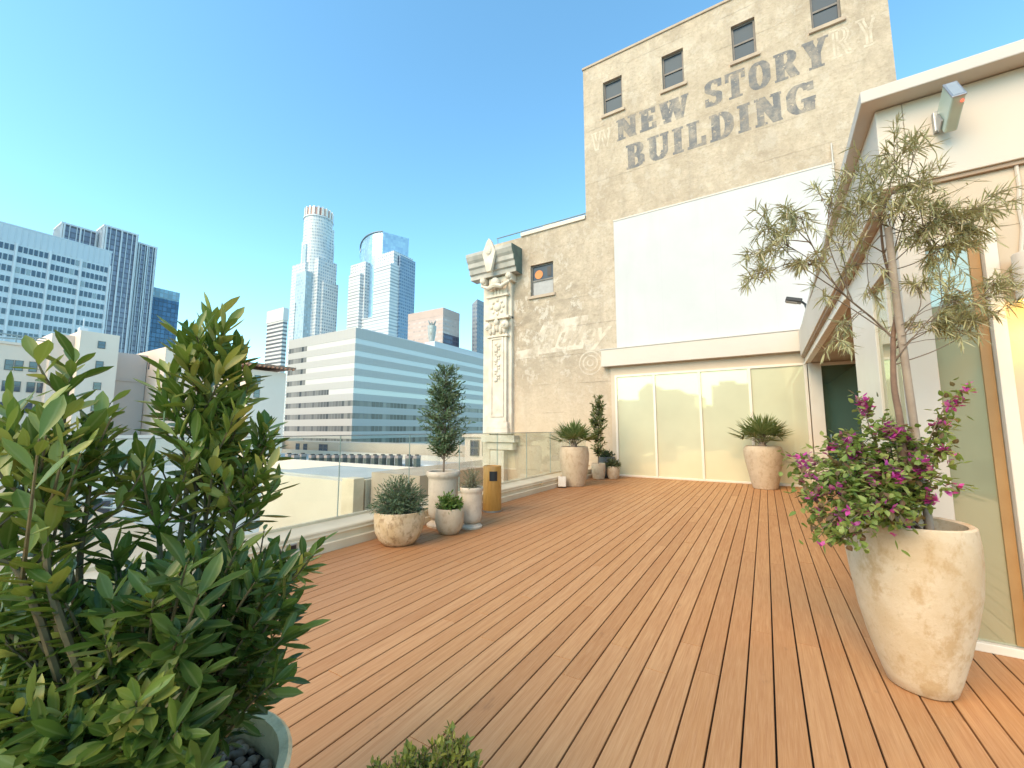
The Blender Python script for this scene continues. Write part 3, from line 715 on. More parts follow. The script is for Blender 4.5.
# box shaped floodlight on the front fascia
fl = empty('box_floodlight', (1.26, 4.12, 3.86), 'pale green box floodlight tilted out from the white roof fascia', 'floodlight')
Mx = Matrix.Translation((1.275, 4.01, 3.81)) @ Matrix.Rotation(R_(-34), 4, 'X')
m = MB(); m.box(-.036, .036, -.13, .12, -.115, .115, 0, Mx); m.build('housing', pmat('pale_green_enamel', (.50, .58, .49), (.44, .52, .44), 6, .35), fl, bevel=.012)
m = MB(); m.box(-.028, .028, -.136, -.131, -.10, .10, 0, Mx); m.build('lens', pmat('grey_lens', (.33, .37, .40), rough=.2), fl, bevel=.004)
m = MB(); m.box(-.039, .039, -.134, -.122, -.118, .118, 0, Mx); m.build('bezel', M['metal'], fl, bevel=.008)
m = MB(); m.box(-.05, -.037, .04, .13, -.06, .06, 0, Mx); m.box(1.215, 1.245, 4.11, 4.149, 3.72, 3.88); m.build('bracket', M['metal'], fl, bevel=.006)
t = NT('red_led'); e = t.n('ShaderNodeEmission'); e.inputs[0].default_value = (1, .06, .03, 1); e.inputs[1].default_value = 2.5
m = MB(); m.ball((0, 0, 0), .008, .008, .008, 8, 6); m.v = [tuple(Mx @ Vector((p[0] + .02, p[1] - .09, p[2] - .12))) for p in m.v]; m.build('indicator', t.end(e.outputs[0]), fl)
# wall lamp
wl = empty('wall_lamp', (1.60, 4.2, 2.5), 'white cylinder wall lamp glowing warm on the tan stucco', 'wall lamp')
m = MB(); m.lathe((1.585, 4.08, 2.36), [(.072, .02), (.076, 0), (.085, 0), (.085, .31), (.08, .32)], 28); m.build('shade', M['white'], wl, smooth=True)
m = MB(); m.box(1.555, 1.615, 4.168, 4.199, 2.45, 2.58); m.tube([(1.585, 4.13, 2.52), (1.585, 4.18, 2.52)], .018, 8); m.build('wall_plate', M['white'], wl, bevel=.005)
t = NT('warm_bulb'); e = t.n('ShaderNodeEmission'); e.inputs[0].default_value = (1, .62, .12, 1); e.inputs[1].default_value = 9
m = MB(); m.lathe((1.585, 4.08, 2.345), [(.03, -.03), (.055, -.01), (.06, .014)], 20); m.build('bulb', t.end(e.outputs[0]), wl)
pl = bpy.data.lights.new('wall_lamp_light', 'SPOT'); po_ = bpy.data.objects.new('wall_lamp_light', pl); COL.objects.link(po_)
pl.energy = 10; pl.color = (1, .36, .03); pl.shadow_soft_size = .04; pl.spot_size = R_(125); pl.spot_blend = .8; po_.parent = wl; po_.location = (-.015, -.12, -.21)
# black spotlight over the glass front
sp = empty('spotlight', (1.0, 12.0, 4.2), 'small black spotlight on the roof edge above the glass front', 'spotlight')
m = MB(); Ms = Matrix.Translation((.80, 11.2, 4.40)) @ Matrix.Rotation(R_(18), 4, 'Y'); m.box(-.24, .08, -.11, .11, -.05, .045, 0, Ms); m.build('head', M['black'], sp, bevel=.02)
m = MB(); m.box(-.22, .0, -.09, .09, -.058, -.051, 0, Ms); m.build('lens', M['blind'], sp)
m = MB(); m.tube([(.86, 11.2, 4.38), (.93, 11.2, 4.30), (.96, 11.2, 4.15)], .025, 8); m.build('arm', M['black'], sp)

# ------------------------------------------------------------------ planters
def limewash(name, a, b, c, sc=3.0):
    t = NT(name); p = t.pos
    n1 = t.noise(p, sc, 6, .65, .3); n2 = t.noise(t.mapping(p, (1, 1, .7), (5, 1, 3)), sc * 2.6, 6, .7); n3 = t.noise(p, sc * 9, 5, .7)
    col = t.mix(t.step(n1, .36, .64), a, b)
    col = t.mix(t.math('MULTIPLY', t.step(n2, .50, .64), .75), col, c)
    col = t.mix(t.math('MULTIPLY', t.step(n3, .58, .75), .4), col, tuple(x * .7 for x in c))
    return t.end(t.bsdf(col, .75, t.bump(t.math('ADD', n2, t.math('MULTIPLY', n3, .6)), .4, .012)))
M['lime'] = limewash('limewashed_clay', (.68, .56, .40), (.58, .44, .275), (.47, .31, .15), 3.2)
M['lime2'] = limewash('pale_clay', (.58, .465, .325), (.51, .40, .275), (.42, .30, .19), 4.0)
M['bowl'] = limewash('scraped_clay', (.56, .40, .22), (.68, .54, .36), (.27, .16, .07), 5.0)
M['urn'] = limewash('white_glazed_urn', (.62, .53, .42), (.57, .48, .375), (.50, .41, .31), 4.0)
M['soil'] = pmat('soil', (.055, .038, .025), (.03, .022, .015), 20, .95, .6, 60)
def planter(name, c, prof, label, mat, group='pots along the parapet', wob=.02, seed=1, soil_z=None, seg=44, saucer=None):
    e = empty(name, (c[0], c[1], 0), label, 'planter', group)
    H = prof[-1][1]; R0 = prof[-1][0]; th = .035 if R0 > .25 else .022
    full = prof + [(R0 - th * .3, H + .008), (R0 - th, H), (R0 - th - .005, H - .12)]
    m = MB(); m.lathe((c[0], c[1], 0), full, seg, 0, wob, seed); m.build('pot', mat, e, smooth=True)
    sz = H - .06 if soil_z is None else soil_z
    m = MB(); m.lathe((c[0], c[1], 0), [(R0 - th - .002, sz - .05), (R0 - th - .002, sz), (R0 * .45, sz + .015), (.01, sz + .02)], 28); m.build('soil', M['soil'], e, smooth=True)
    if saucer:
        m = MB(); m.lathe((c[0], c[1], 0), saucer, 36); m.build('foot', M['urn'], e, smooth=True)
    return e
BP = (.70, 3.47)
planter('tall_planter', BP, [(.135, 0), (.155, .012), (.178, .08), (.222, .25), (.262, .42), (.29, .58), (.306, .74), (.306, .85), (.298, .94)], 'large limewashed tapering pot holding magenta bougainvillea and a staked tree', M['lime'], 'big pots', .032, 3, .86)
BW = (-4.21, 4.03)
planter('bowl_planter', BW, [(.17, 0), (.20, .01), (.26, .07), (.305, .17), (.325, .28), (.33, .36), (.325, .42)], 'wide scraped clay bowl with dark rosemary bush beside the parapet', M['bowl'], wob=.05, seed=5)
UR = (-4.40, 5.12)
planter('urn_planter', UR, [(.14, .10), (.19, .12), (.225, .19), (.232, .30), (.232, .70), (.24, .74), (.262, .76), (.266, .80), (.262, .83)], 'tall off white urn on a saucer foot holding the little tree', M['urn'], wob=.004, saucer=[(.245, 0), (.25, .03), (.20, .06), (.15, .10)])
SP = (-3.98, 4.78)
planter('round_planter', SP, [(.11, 0), (.135, .01), (.18, .07), (.205, .17), (.206, .26), (.195, .355)], 'small round clay pot with bright green plant before the urns', M['lime2'], wob=.015, seed=9)
U2 = (-3.93, 5.24)
planter('urn_planter', U2, [(.10, .07), (.135, .09), (.155, .14), (.16, .2), (.16, .50), (.165, .53), (.178, .55), (.18, .585), (.176, .60)], 'narrower off white urn with wispy grey plant beside the wooden bin', M['urn'], wob=.004, saucer=[(.165, 0), (.17, .025), (.14, .05), (.105, .07)])
LP = (-4.40, 10.40)
planter('tall_planter', LP, [(.24, 0), (.26, .01), (.31, .2), (.36, .45), (.392, .7), (.395, .85), (.375, .97), (.36, 1.02)], 'large pale tapered pot with a palm at the end of the parapet', M['lime2'], 'big pots', .012, 12)
RP = (-.08, 12.42)
planter('tall_planter', RP, [(.25, 0), (.27, .01), (.32, .2), (.38, .5), (.43, .80), (.44, .92), (.42, 1.02), (.385, 1.06)], 'large pale tapered pot with a palm before the glass front', M['lime2'], 'big pots', .012, 20)
NP = (-4.36, 12.15)
planter('round_planter', NP, [(.15, 0), (.17, .01), (.20, .15), (.21, .3), (.205, .46)], 'clay pot with the narrow upright shrub in the far corner', M['lime2'], wob=.01, seed=30)
PS = (-4.00, 12.42)
planter('round_planter', PS, [(.13, 0), (.15, .01), (.185, .12), (.19, .25), (.185, .37)], 'small clay pot with a dark tuft beside the glass front', M['lime2'], wob=.01, seed=33)
GP = (-4.30, 12.75)
planter('round_planter', GP, [(.19, 0), (.21, .01), (.27, .2), (.28, .45), (.27, .62)], 'dark grey pot tucked behind the narrow shrub in the corner', pmat('dark_grey_pot', (.12, .12, .115), (.09, .09, .09), 6, .6), wob=.01, seed=35)
wb = empty('white_box', (-4.52, 9.93, 0), 'small white box standing by the palm pot at the parapet', 'box')
m = MB(); Mw = Matrix.Translation((-4.53, 9.9, .145)) @ Matrix.Rotation(R_(20), 4, 'Z') @ Matrix.Rotation(R_(-12), 4, 'X'); m.box(-.10, .10, -.055, .055, -.13, .13, 0, Mw); m.build('housing', M['white'], wb, bevel=.012)
m = MB(); m.box(-4.63, -4.43, 9.84, 9.97, 0, .012); m.build('base', M['black'], wb)
# wooden bin
BN = (-4.36, 6.44)
bn = empty('wooden_bin', (BN[0], BN[1], 0), 'golden wood cylinder bin with black opening beside the white urns', 'bin')
def woodmat():
    t = NT('golden_wood'); p = t.pos
    g = t.noise(t.mapping(p, (40, 40, 3)), 1, 5, .6); 
    return t.end(t.bsdf(t.ramp(g, [(.3, (.60, .32, .085)), (.55, (.50, .25, .06)), (.75, (.36, .17, .04))]), .35, t.bump(g, .1, .003)))
m = MB(); m.lathe((BN[0], BN[1], 0), [(.165, 0), (.17, .01), (.17, .80), (.165, .82), (.155, .82), (.15, .79), (.01, .785)], 40); m.build('body', woodmat(), bn, smooth=True)
ang = math.atan2(-.70, .62)
Mb = Matrix.Translation((BN[0], BN[1], 0)) @ Matrix.Rotation(ang, 4, 'Z')
m = MB(); n = 8
for i in range(n):
    a0, a1 = -.42 + .84 * i / n, -.42 + .84 * (i + 1) / n
    m.add([Mb @ Vector((r * math.cos(a), r * math.sin(a), z)) for r in (.168, .176) for a in (a0, a1) for z in (.56, .73)], [(4, 6, 7, 5), (0, 1, 3, 2), (0, 4, 5, 1), (2, 3, 7, 6), (1, 5, 7, 3), (0, 2, 6, 4)])
m.build('opening', M['black'], bn)
m = MB(); m.lathe((BN[0], BN[1], 0), [(.172, .0), (.174, .03), (.171, .03)], 40); m.build('base_ring', M['metal'], bn)
# ------------------------------------------------------------------ plants
GREENS = [(0, (.055, .105, .017)), (.35, (.11, .18, .028)), (.65, (.185, .255, .045)), (.87, (.31, .35, .075)), (1, (.46, .43, .12))]
M['leaf'] = leafmat('glossy_leaf', GREENS, .36, .18)
M['leaf_d'] = leafmat('dark_old_leaf', [(0, (.032, .074, .014)), (.45, (.06, .115, .022)), (.8, (.10, .165, .030)), (1, (.18, .235, .05))], .36, .26)
M['leaf_y'] = leafmat('young_leaf', [(0, (.16, .22, .04)), (.5, (.27, .30, .07)), (1, (.45, .40, .12))], .42, .3)
M['stem'] = pmat('green_brown_stem', (.16, .13, .06), (.10, .085, .045), 20, .7)
M['twig'] = pmat('grey_twig', (.22, .165, .12), (.16, .12, .085), 20, .8, .3, 60)
# ---- big leafy shrub in the foreground, with its own pot
SH = Vector((-1.45, .50, 0))
sp_ = planter('foreground_planter', (SH.x, SH.y), [(.20, 0), (.22, .01), (.29, .12), (.335, .30), (.35, .45), (.355, .53), (.36, .55)], 'round cream pot with pebbles under the big leafy foreground shrub', limewash('cream_glazed_clay', (.86, .685, .40), (.78, .60, .34), (.60, .44, .23), 4.0), 'big pots', .008, 50, .45)
m = MB(); random.seed(5)
for i in range(420):
    a = random.random() * 6.283; r = .31 * math.sqrt(random.random()); s = random.uniform(.010, .021)
    m.ball((SH.x + r * math.cos(a), SH.y + r * math.sin(a), .462 + random.random() * .012), s * random.uniform(.8, 1.3), s * random.uniform(.8, 1.2), s * .75, 9, 6)
t = NT('brown_pebbles'); 
peb = m.build('pebbles', t.end(t.bsdf(t.ramp(t.geo.outputs['Random Per Island'], [(0, (.14, .085, .05)), (.5, (.30, .19, .12)), (1, (.48, .33, .22))]), .6)), smooth=True)
tag(peb, 'brown pebbles covering the soil of the foreground pot', 'pebbles', kind='stuff')
shr = empty('leafy_shrub', SH + Vector((0, 0, .46)), 'big glossy green shrub with tall leafy shoots in the left foreground', 'shrub')
lv = Leaves(); st = MB(); random.seed(21)
B0 = SH + Vector((0, 0, .46))
def main_shoot(pts, n, L, W, r0=.011, f0=.25, ang=(58, 22), side=0, sl=.25, m_=0):
    path = curve([B0 + Vector((random.gauss(0, .04), random.gauss(0, .04), 0))] + pts, 8)
    st.tube(path, taper(r0, .0025, len(path)), 6)
    leaf_shoot(lv, path, n, L, W, f0, ang, m=m_)
    for k in range(side):
        f = random.uniform(.45, .93); p, t_ = along(path, f)
        aa = k * 2.4 + random.random(); d = (t_ * .55 + Vector((math.cos(aa) * .85, math.sin(aa) * .85, .25))).normalized(); q = [p, p + d * sl * .5 * (1.15 - f) * 2, p + (d + Vector((0, 0, .35))).normalized() * sl * (1.2 - f) * 2]
        pp = curve(q, 4); st.tube(pp, taper(.005, .002, len(pp)), 5)
        leaf_shoot(lv, pp, int(n * .2), L * .92, W * .92, .15, ang, m=m_ if random.random() < .85 else 1)
    return path
main_shoot([P(190, 560, 1.32), P(200, 430, 1.38), P(214, 322, 1.42)], 92, .092, .026, side=15, f0=.28, ang=(50, 22), sl=.17)
main_shoot([P(205, 560, 1.40), P(226, 450, 1.45), P(236, 358, 1.47)], 60, .088, .025, side=7, f0=.3, ang=(50, 22), sl=.15)
main_shoot([P(180, 540, 1.30), P(186, 460, 1.34), P(172, 402, 1.36)], 30, .086, .025, side=3, f0=.5, ang=(52, 24), sl=.12)
main_shoot([P(220, 570, 1.40), P(244, 490, 1.45), P(262, 432, 1.48)], 50, .086, .025, side=6, f0=.35, ang=(54, 24), sl=.14)
main_shoot([P(200, 570, 1.34), P(206, 480, 1.37), P(210, 415, 1.38)], 50, .086, .025, side=8, f0=.25, ang=(54, 24), sl=.16)
main_shoot([P(215, 600, 1.30), P(236, 520, 1.34), P(258, 478, 1.36)], 46, .084, .025, side=6, f0=.35, ang=(54, 24), sl=.14)
main_shoot([P(160, 580, 1.25), P(156, 520, 1.28), P(142, 482, 1.30)], 56, .08, .024, side=6, f0=.35, sl=.2)
main_shoot([P(75, 600, 1.10), P(66, 500, 1.12), P(64, 420, 1.14), P(74, 362, 1.16)], 50, .076, .026, side=5, f0=.3, ang=(60, 30), sl=.16)
main_shoot([P(80, 600, 1.12), P(88, 500, 1.14), P(98, 424, 1.16)], 48, .078, .024, side=5, f0=.4, sl=.16)
main_shoot([P(50, 600, 1.05), P(28, 500, 1.06), P(8, 408, 1.08)], 54, .08, .026, side=6, f0=.35, sl=.18)
main_shoot([P(60, 620, 1.0), P(44, 520, 1.02), P(36, 450, 1.04)], 54, .08, .025, side=6, f0=.35, sl=.18)
main_shoot([P(40, 620, 1.0), P(0, 540, 1.0), P(-30, 460, 1.0)], 50, .08, .025, side=5, f0=.35)
main_shoot([P(230, 620, 1.30), P(268, 590, 1.36), P(298, 570, 1.42)], 40, .07, .021, side=5, f0=.4, sl=.16)
# the dense body: many short shoots pointing out and up from inside the bush
for k in range(520):
    px = random.uniform(-40, 286); lim = 548 + max(0, abs(px - 165) - 60) * .25
    if px < 110: lim = 588
    py = lim + (810 - lim) * random.random() ** 1.05
    if px > 205 and py > 700: continue
    if px > 268 and py > 690: continue
    D = random.uniform(1.0, 1.42) if py < 700 else random.uniform(.92, 1.2)
    if px > 200: D = random.uniform(1.15, 1.45)
    tip = P(px, py, D)
    if tip.z < .5: continue
    out = (tip - (B0 + Vector((0, 0, .12)))); out.z = out.z * .5 + .12
    out.normalize()
    a = tip - out * random.uniform(.12, .22) - Vector((0, 0, .05))
    pp = curve([a, a.lerp(tip, .55) + Vector((0, 0, .012)), tip], 4); st.tube(pp, taper(.0045, .002, len(pp)), 5)
    leaf_shoot(lv, pp, random.randint(12, 18), random.uniform(.060, .092), random.uniform(.018, .026), .1, (70, 30), m=(2 if random.random() < .72 else 0) if random.random() < .93 else 1)
st.build('stems', M['stem'], shr, smooth=True)
lv.build('foliage', [M['leaf'], M['leaf_y'], M['leaf_d']], shr, 'obov', .16, .22, 6)
# ---- yellow green clipped plant poking up at the bottom edge, in its pot
CP = P(418, 905, 1.27); CP.z = 0
planter('round_planter', (CP.x, CP.y), [(.13, 0), (.15, .01), (.20, .1), (.215, .2), (.21, .28)], 'small clay pot under the yellow green bush at the front edge', M['lime2'], 'pots along the parapet', wob=.012, seed=60)
yb = empty('boxwood_bush', (CP.x, CP.y, .24), 'yellow green small leaved bush at the bottom edge of the photo', 'bush')
lv = Leaves(); st = MB(); random.seed(33)
TP = [(450, 728), (440, 742), (462, 740), (425, 752), (410, 748), (470, 755), (395, 756), (378, 762), (432, 760), (455, 758), (418, 765), (400, 770), (445, 770), (465, 772), (380, 778), (425, 780), (360, 775)]
for k in range(230):
    tx, ty = random.choice(TP)
    tip = P(tx + random.gauss(0, 5), ty + abs(random.gauss(0, 7)), random.uniform(1.18, 1.36)) if k > 20 else P(*TP[k % 8], random.uniform(1.22, 1.3))
    base = Vector((CP.x + random.gauss(0, .05), CP.y + random.gauss(0, .05), .24)); 
    pp = curve([base, base.lerp(tip, .6) + rvec(.015), tip], 5); st.tube(pp, taper(.002, .001, len(pp)), 4)
    leaf_shoot(lv, pp, 30, .017, .0095, .3, (60, 35), jit=.5)
st.build('stems', M['stem'], yb); lv.build('foliage', leafmat('boxwood_leaf', [(0, (.10, .14, .025)), (.5, (.18, .21, .035)), (1, (.30, .29, .05))], .4, .25), yb, 'ovate', .05, .15, 4)

# ---- bougainvillea in the big pot
bg_ = empty('bougainvillea', (BP[0], BP[1], .86), 'magenta flowering bougainvillea bush spilling from the big limewashed pot', 'shrub')
lv = Leaves(); fl_ = Leaves(); st = MB(); random.seed(8)
C0 = Vector((BP[0], BP[1], .88))
BR = [leafmat('magenta_bract', [(0, (.60, .06, .34)), (.6, (.76, .09, .48)), (1, (.80, .20, .56))], .6, .35, (.7, .05, .45)), leafmat('faded_bract', [(0, (.52, .16, .26)), (1, (.66, .30, .38))], .6, .35, (.5, .15, .25))]
def boug(tip, n, nf, sag=.05, nl=None):
    mid = C0.lerp(tip, .55) + Vector((0, 0, .12 + sag)) + rvec(.03)
    path = curve([C0 + rvec(.05), mid, tip], 8); st.tube(path, taper(.006, .0018, len(path)), 5)
    for i in range(n):
        f = random.uniform(.22, 1); p, t_ = along(path, min(f, .99)); p = p + rvec(.035)
        d = (t_ * .4 + rvec(.6) + Vector((0, 0, -.1))).normalized()
        lv.add(p, d, random.uniform(.032, .055), random.uniform(.022, .034), m=0 if random.random() < .8 else 1)
    fl_ = Leaves()
    for i in range(nf):
        f = random.uniform(.8, 1); p, t_ = along(path, min(f, .99)); p = p + rvec(.02)
        for q in range(3): fl_.add(p, (rvec(.6) + Vector((0, -.15, .35))).normalized(), random.uniform(.030, .042), random.uniform(.022, .030), m=0 if random.random() < .7 else 1)
    if fl_.pos: fl_.build('flower_cluster', BR, bg_, 'ovate', .1, .15, 4)
for (px, py, D, n, nf) in [(800, 470, 2.75, 46, 5), (786, 462, 2.7, 26, 5), (812, 500, 2.5, 60, 4), (820, 530, 2.35, 60, 2), (845, 545, 2.3, 50, 2), (840, 440, 2.7, 50, 7), (862, 398, 2.75, 34, 13), (850, 452, 2.6, 50, 9),
    (880, 425, 2.65, 50, 8), (905, 440, 2.6, 50, 18), (893, 432, 2.5, 40, 24), (870, 480, 2.4, 60, 7), (895, 480, 2.35, 60, 18), (925, 470, 2.4, 50, 16), (930, 500, 2.4, 50, 8), (905, 520, 2.3, 50, 3), (870, 520, 2.3, 60, 6), (835, 490, 2.4, 60, 4),
    (945, 420, 2.55, 30, 5), (962, 395, 2.5, 20, 6), (970, 385, 2.5, 12, 4), (950, 455, 2.5, 28, 5), (965, 490, 2.45, 20, 3), (860, 505, 2.45, 50, 9), (845, 475, 2.6, 50, 6), (885, 505, 2.3, 60, 3), (850, 520, 2.25, 60, 3), (915, 455, 2.5, 40, 9), (822, 450, 2.8, 40, 6), (880, 460, 2.6, 60, 7), (895, 530, 2.25, 40, 1), (835, 535, 2.35, 40, 1), (808, 520, 2.45, 44, 2), (800, 498, 2.5, 44, 2), (818, 538, 2.4, 40, 1), (848, 538, 2.3, 40, 1), (795, 480, 2.6, 34, 3)]:
    boug(P(px, py, D), int(n * 2.7), int(nf * 1.5))
st.build('stems', M['twig'], bg_)
lv.build('foliage', [leafmat('bougainvillea_leaf', [(0, (.15, .23, .04)), (.6, (.26, .33, .08)), (1, (.40, .43, .13))], .45, .3), leafmat('bougainvillea_red_leaf', [(0, (.12, .08, .04)), (1, (.20, .10, .06))], .5, .25)], bg_, 'ovate', .12, .18, 5)

# ---- staked willow-leaved tree in the same pot
tr = empty('willow_tree', (BP[0] + .05, BP[1] - .02, .86), 'slender tree with fine willow like olive leaves in the big pot', 'tree')
T0 = Vector((BP[0] + .05, BP[1] - .02, .86))
fork = P(893, 338, 2.56)
trunk = curve([T0 + Vector((-.05, -.02, 0)), P(901, 430, 2.50), P(894, 385, 2.53), fork], 8)
m = MB(); m.tube(trunk, taper(.021, .013, len(trunk)), 10); 
up2 = curve([fork, P(896, 300, 2.6), P(884, 255, 2.62), P(880, 215, 2.6)], 6); m.tube(up2, taper(.013, .006, len(up2)), 8)
m.build('trunk', pmat('brown_bark', (.21, .13, .085), (.15, .09, .06), 14, .85, .4, 50), tr, smooth=True)
br = MB(); lv = Leaves(); random.seed(14)
CL = [(775, 240, 2.55, 26, 90), (798, 212, 2.55, 24, 80), (760, 278, 2.5, 18, 55), (800, 265, 2.5, 24, 70), (765, 225, 2.6, 16, 40), (752, 255, 2.5, 10, 24), (832, 190, 2.6, 22, 60), (838, 240, 2.5, 26, 50), (868, 180, 2.55, 28, 105), (900, 152, 2.5, 24, 70), (918, 140, 2.5, 12, 26),
      (858, 212, 2.55, 26, 80), (905, 205, 2.45, 34, 140), (935, 215, 2.45, 34, 150), (968, 218, 2.4, 30, 110), (990, 208, 2.4, 18, 45), (945, 245, 2.45, 30, 120), (975, 235, 2.4, 20, 70), (920, 180, 2.5, 24, 70), (955, 300, 2.4, 28, 70), (985, 295, 2.38, 26, 80), (1003, 285, 2.36, 16, 40), (940, 320, 2.42, 20, 45), (970, 325, 2.4, 22, 60), (995, 315, 2.38, 16, 34), (918, 285, 2.5, 16, 36), (832, 345, 2.55, 16, 30), (845, 330, 2.55, 14, 22), (820, 300, 2.5, 14, 18), (870, 300, 2.6, 12, 16), (905, 330, 2.6, 10, 12), (855, 265, 2.55, 18, 30)]
limb = curve([fork, P(872, 318, 2.6), P(838, 288, 2.58), P(812, 245, 2.56), P(800, 215, 2.55)], 6); br.tube(limb, taper(.007, .0024, len(limb)), 6)
for (px, py, D, rp, n) in CL:
    c = P(px, py, D); R0 = rp / FPX * D
    if px < 865 and py < 300: src = along(limb, random.uniform(.35, .98))[0] if px < 840 else along(up2, random.uniform(.3, .9))[0]
    elif px < 865: src = along(limb, random.uniform(.05, .4))[0]
    elif px > 900 and py > 265: src = along(trunk, random.uniform(.80, .99))[0]
    else: src = along(up2, random.uniform(.35, .99))[0]
    mid = src.lerp(c, .5) + Vector((0, 0, .02)) + rvec(.045)
    path = curve([src, mid, c], 8); br.tube(path, taper(.0042, .0014, len(path)), 5)
    nt = max(4, n // 6)
    for k in range(nt):
        p0, t_ = along(path, random.uniform(.62, 1.0) * .99)
        tip = c + Vector((random.gauss(0, R0 * .55), random.gauss(0, R0 * .6), random.gauss(0, R0 * .5)))
        if tip.y > 4.08 and tip.x > .75: tip.y = 4.05
        pp = curve([p0, p0.lerp(tip, .5) + Vector((0, 0, .02)), tip], 4); br.tube(pp, taper(.0022, .001, len(pp)), 4)
        for i in range(int(n * 3.0 / nt) + 3):
            p, tt_ = along(pp, random.uniform(.35, 1) * .99)
            d = (tt_ * .5 + rvec(.55) + Vector((0, 0, -.12))).normalized()
            e = p + d * .08
            if e.y > 4.1 and e.x > .8: continue
            lv.add(p, d, random.uniform(.055, .10), random.uniform(.005, .0078), m=0)
br.build('branches', M['twig'], tr)
lv.build('foliage', leafmat('willow_leaf', [(0, (.38, .36, .17)), (.5, (.50, .48, .25)), (.85, (.60, .55, .33)), (1, (.56, .44, .29))], .5, .22, (.3, .32, .12)), tr, 'line', .16, .15, 4)
sk = MB(); sk.tube([(BP[0] + .10, BP[1] - .03, .87), P(914, 425, 2.53), P(899, 320, 2.52), P(888, 228, 2.53)], [.021, .021, .0205, .02], 12)
sk = sk.build('wooden_stake', pmat('weathered_stake', (.36, .29, .22), (.28, .22, .17), 9, .8, .4, 40), smooth=True)
tag(sk, 'thick weathered wooden stake tied to the slender tree', 'stake')
tw = MB()
for (py, ex, ey) in ((322, 958, 300), (333, 955, 326), (342, 950, 338)): tw.tube([P(901, py + 3, 2.5), P(925, (py + ey) / 2, 2.48), P(ex, ey, 2.45)], .0022, 5)
tw.build('tie_branches', M['twig'], tr)

# ---- smaller potted plants
def bush(name, c, z, label, cat, n, R0, H, L, W, mat, seed, shape='lance', per=16, ang=(55, 30), lean=.5, stemr=.0025, droop=.1, dome=True):
    random.seed(seed); e = empty(name, (c[0], c[1], z), label, cat)
    lv = Leaves(); st = MB()
    for k in range(n):
        a = random.random() * 6.283; u = random.random() ** .5
        el = math.acos(1 - random.random() * .9) if dome else u * 1.2
        s = random.uniform(.72, 1.0)
        tip = Vector((c[0] + R0 * math.sin(el) * math.cos(a) * s, c[1] + R0 * math.sin(el) * math.sin(a) * s, z + H * math.cos(el) * s + .03))
        base = Vector((c[0] + random.gauss(0, .03), c[1] + random.gauss(0, .03), z))
        mid = base.lerp(tip, .5) + Vector((0, 0, H * .1)) + rvec(R0 * .05)
        pp = curve([base, mid, tip], 5); st.tube(pp, taper(stemr, .001, len(pp)), 4)
        leaf_shoot(lv, pp, per, L, W, .3, ang, jit=.5)
    st.build('stems', M['twig'], e); lv.build('foliage', mat, e, shape, droop, .15, 4); return e
bush('rosemary_bush', BW, .36, 'dense dark green rosemary bush in the scraped clay bowl', 'bush', 260, .42, .50, .040, .0085, leafmat('rosemary_leaf', [(0, (.045, .09, .045)), (.6, (.08, .135, .065)), (1, (.15, .20, .11))], .5, .15), 41, 'lance', 26)
bush('small_plant', SP, .30, 'compact bright green plant in the small round clay pot', 'plant', 70, .22, .24, .055, .020, leafmat('bright_leaf', [(0, (.06, .13, .02)), (.6, (.11, .19, .03)), (1, (.20, .26, .05))], .4, .25), 42, 'obov', 12)
bush('wispy_plant', U2, .54, 'wispy grey green plant in the narrower off white urn', 'plant', 60, .20, .36, .045, .0075, leafmat('grey_leaf', [(0, (.14, .15, .09)), (.6, (.22, .22, .14)), (1, (.32, .29, .20))], .6, .2), 43, 'lance', 14)
bush('tuft_plant', PS, .32, 'dark green tuft in the small pot beside the glass front', 'plant', 60, .24, .24, .10, .016, leafmat('tuft_leaf', [(0, (.035, .055, .02)), (1, (.09, .10, .035))], .5, .15), 44, 'lance', 10)
bush('low_dark_bush', GP, .58, 'low dark bush in the grey corner pot', 'bush', 60, .26, .22, .07, .02, leafmat('dark_leaf', [(0, (.03, .05, .025)), (1, (.06, .09, .04))], .5, .15), 45, 'lance', 12)
def column_tree(name, c, z, label, cat, H, R0, n, L, W, mat, seed, trunk_h=.18, shape=None):
    random.seed(seed); e = empty(name, (c[0], c[1], z), label, cat); lv = Leaves(); st = MB(); bt = MB()
    ax = curve([Vector((c[0], c[1], z)), Vector((c[0] + .02, c[1], z + H * .5)), Vector((c[0], c[1] + .01, z + H * .97))], 8); bt.tube(ax, taper(.016, .004, len(ax)), 8)
    for k in range(n):
        f = random.uniform(trunk_h, 1.0); p, t_ = along(ax, min(f, .99)); a = random.random() * 6.283
        w = R0 * ((1 - ((f - .38) / .66) ** 2) ** .5 if f > .38 else .55 + .45 * (f - trunk_h) / max(.01, .38 - trunk_h)) * random.uniform(.55, 1.08)
        lump = 1 + .35 * mnoise.noise(Vector((math.cos(a) * 1.3, math.sin(a) * 1.3, f * 4 + seed)))
        tip = p + Vector((w * lump * math.cos(a), w * lump * math.sin(a), H * .09))
        pp = curve([p, p.lerp(tip, .5) + Vector((0, 0, .01)), tip], 4); st.tube(pp, taper(.004, .0012, len(pp)), 4)
        leaf_shoot(lv, pp, 13, L, W, .25, (60, 30), jit=.5)
    bt.build('trunk', M['twig'], e, smooth=True); st.build('branches', M['twig'], e); lv.build('crown', mat, e, 'lance', .1, .15, 4); return e
column_tree('olive_tree', UR, .77, 'small bushy dark green tree in the tall off white urn', 'tree', 1.66, .36, 330, .062, .021, leafmat('olive_green_leaf', [(0, (.055, .105, .05)), (.6, (.10, .16, .08)), (1, (.20, .25, .15))], .42, .18), 51, .12)
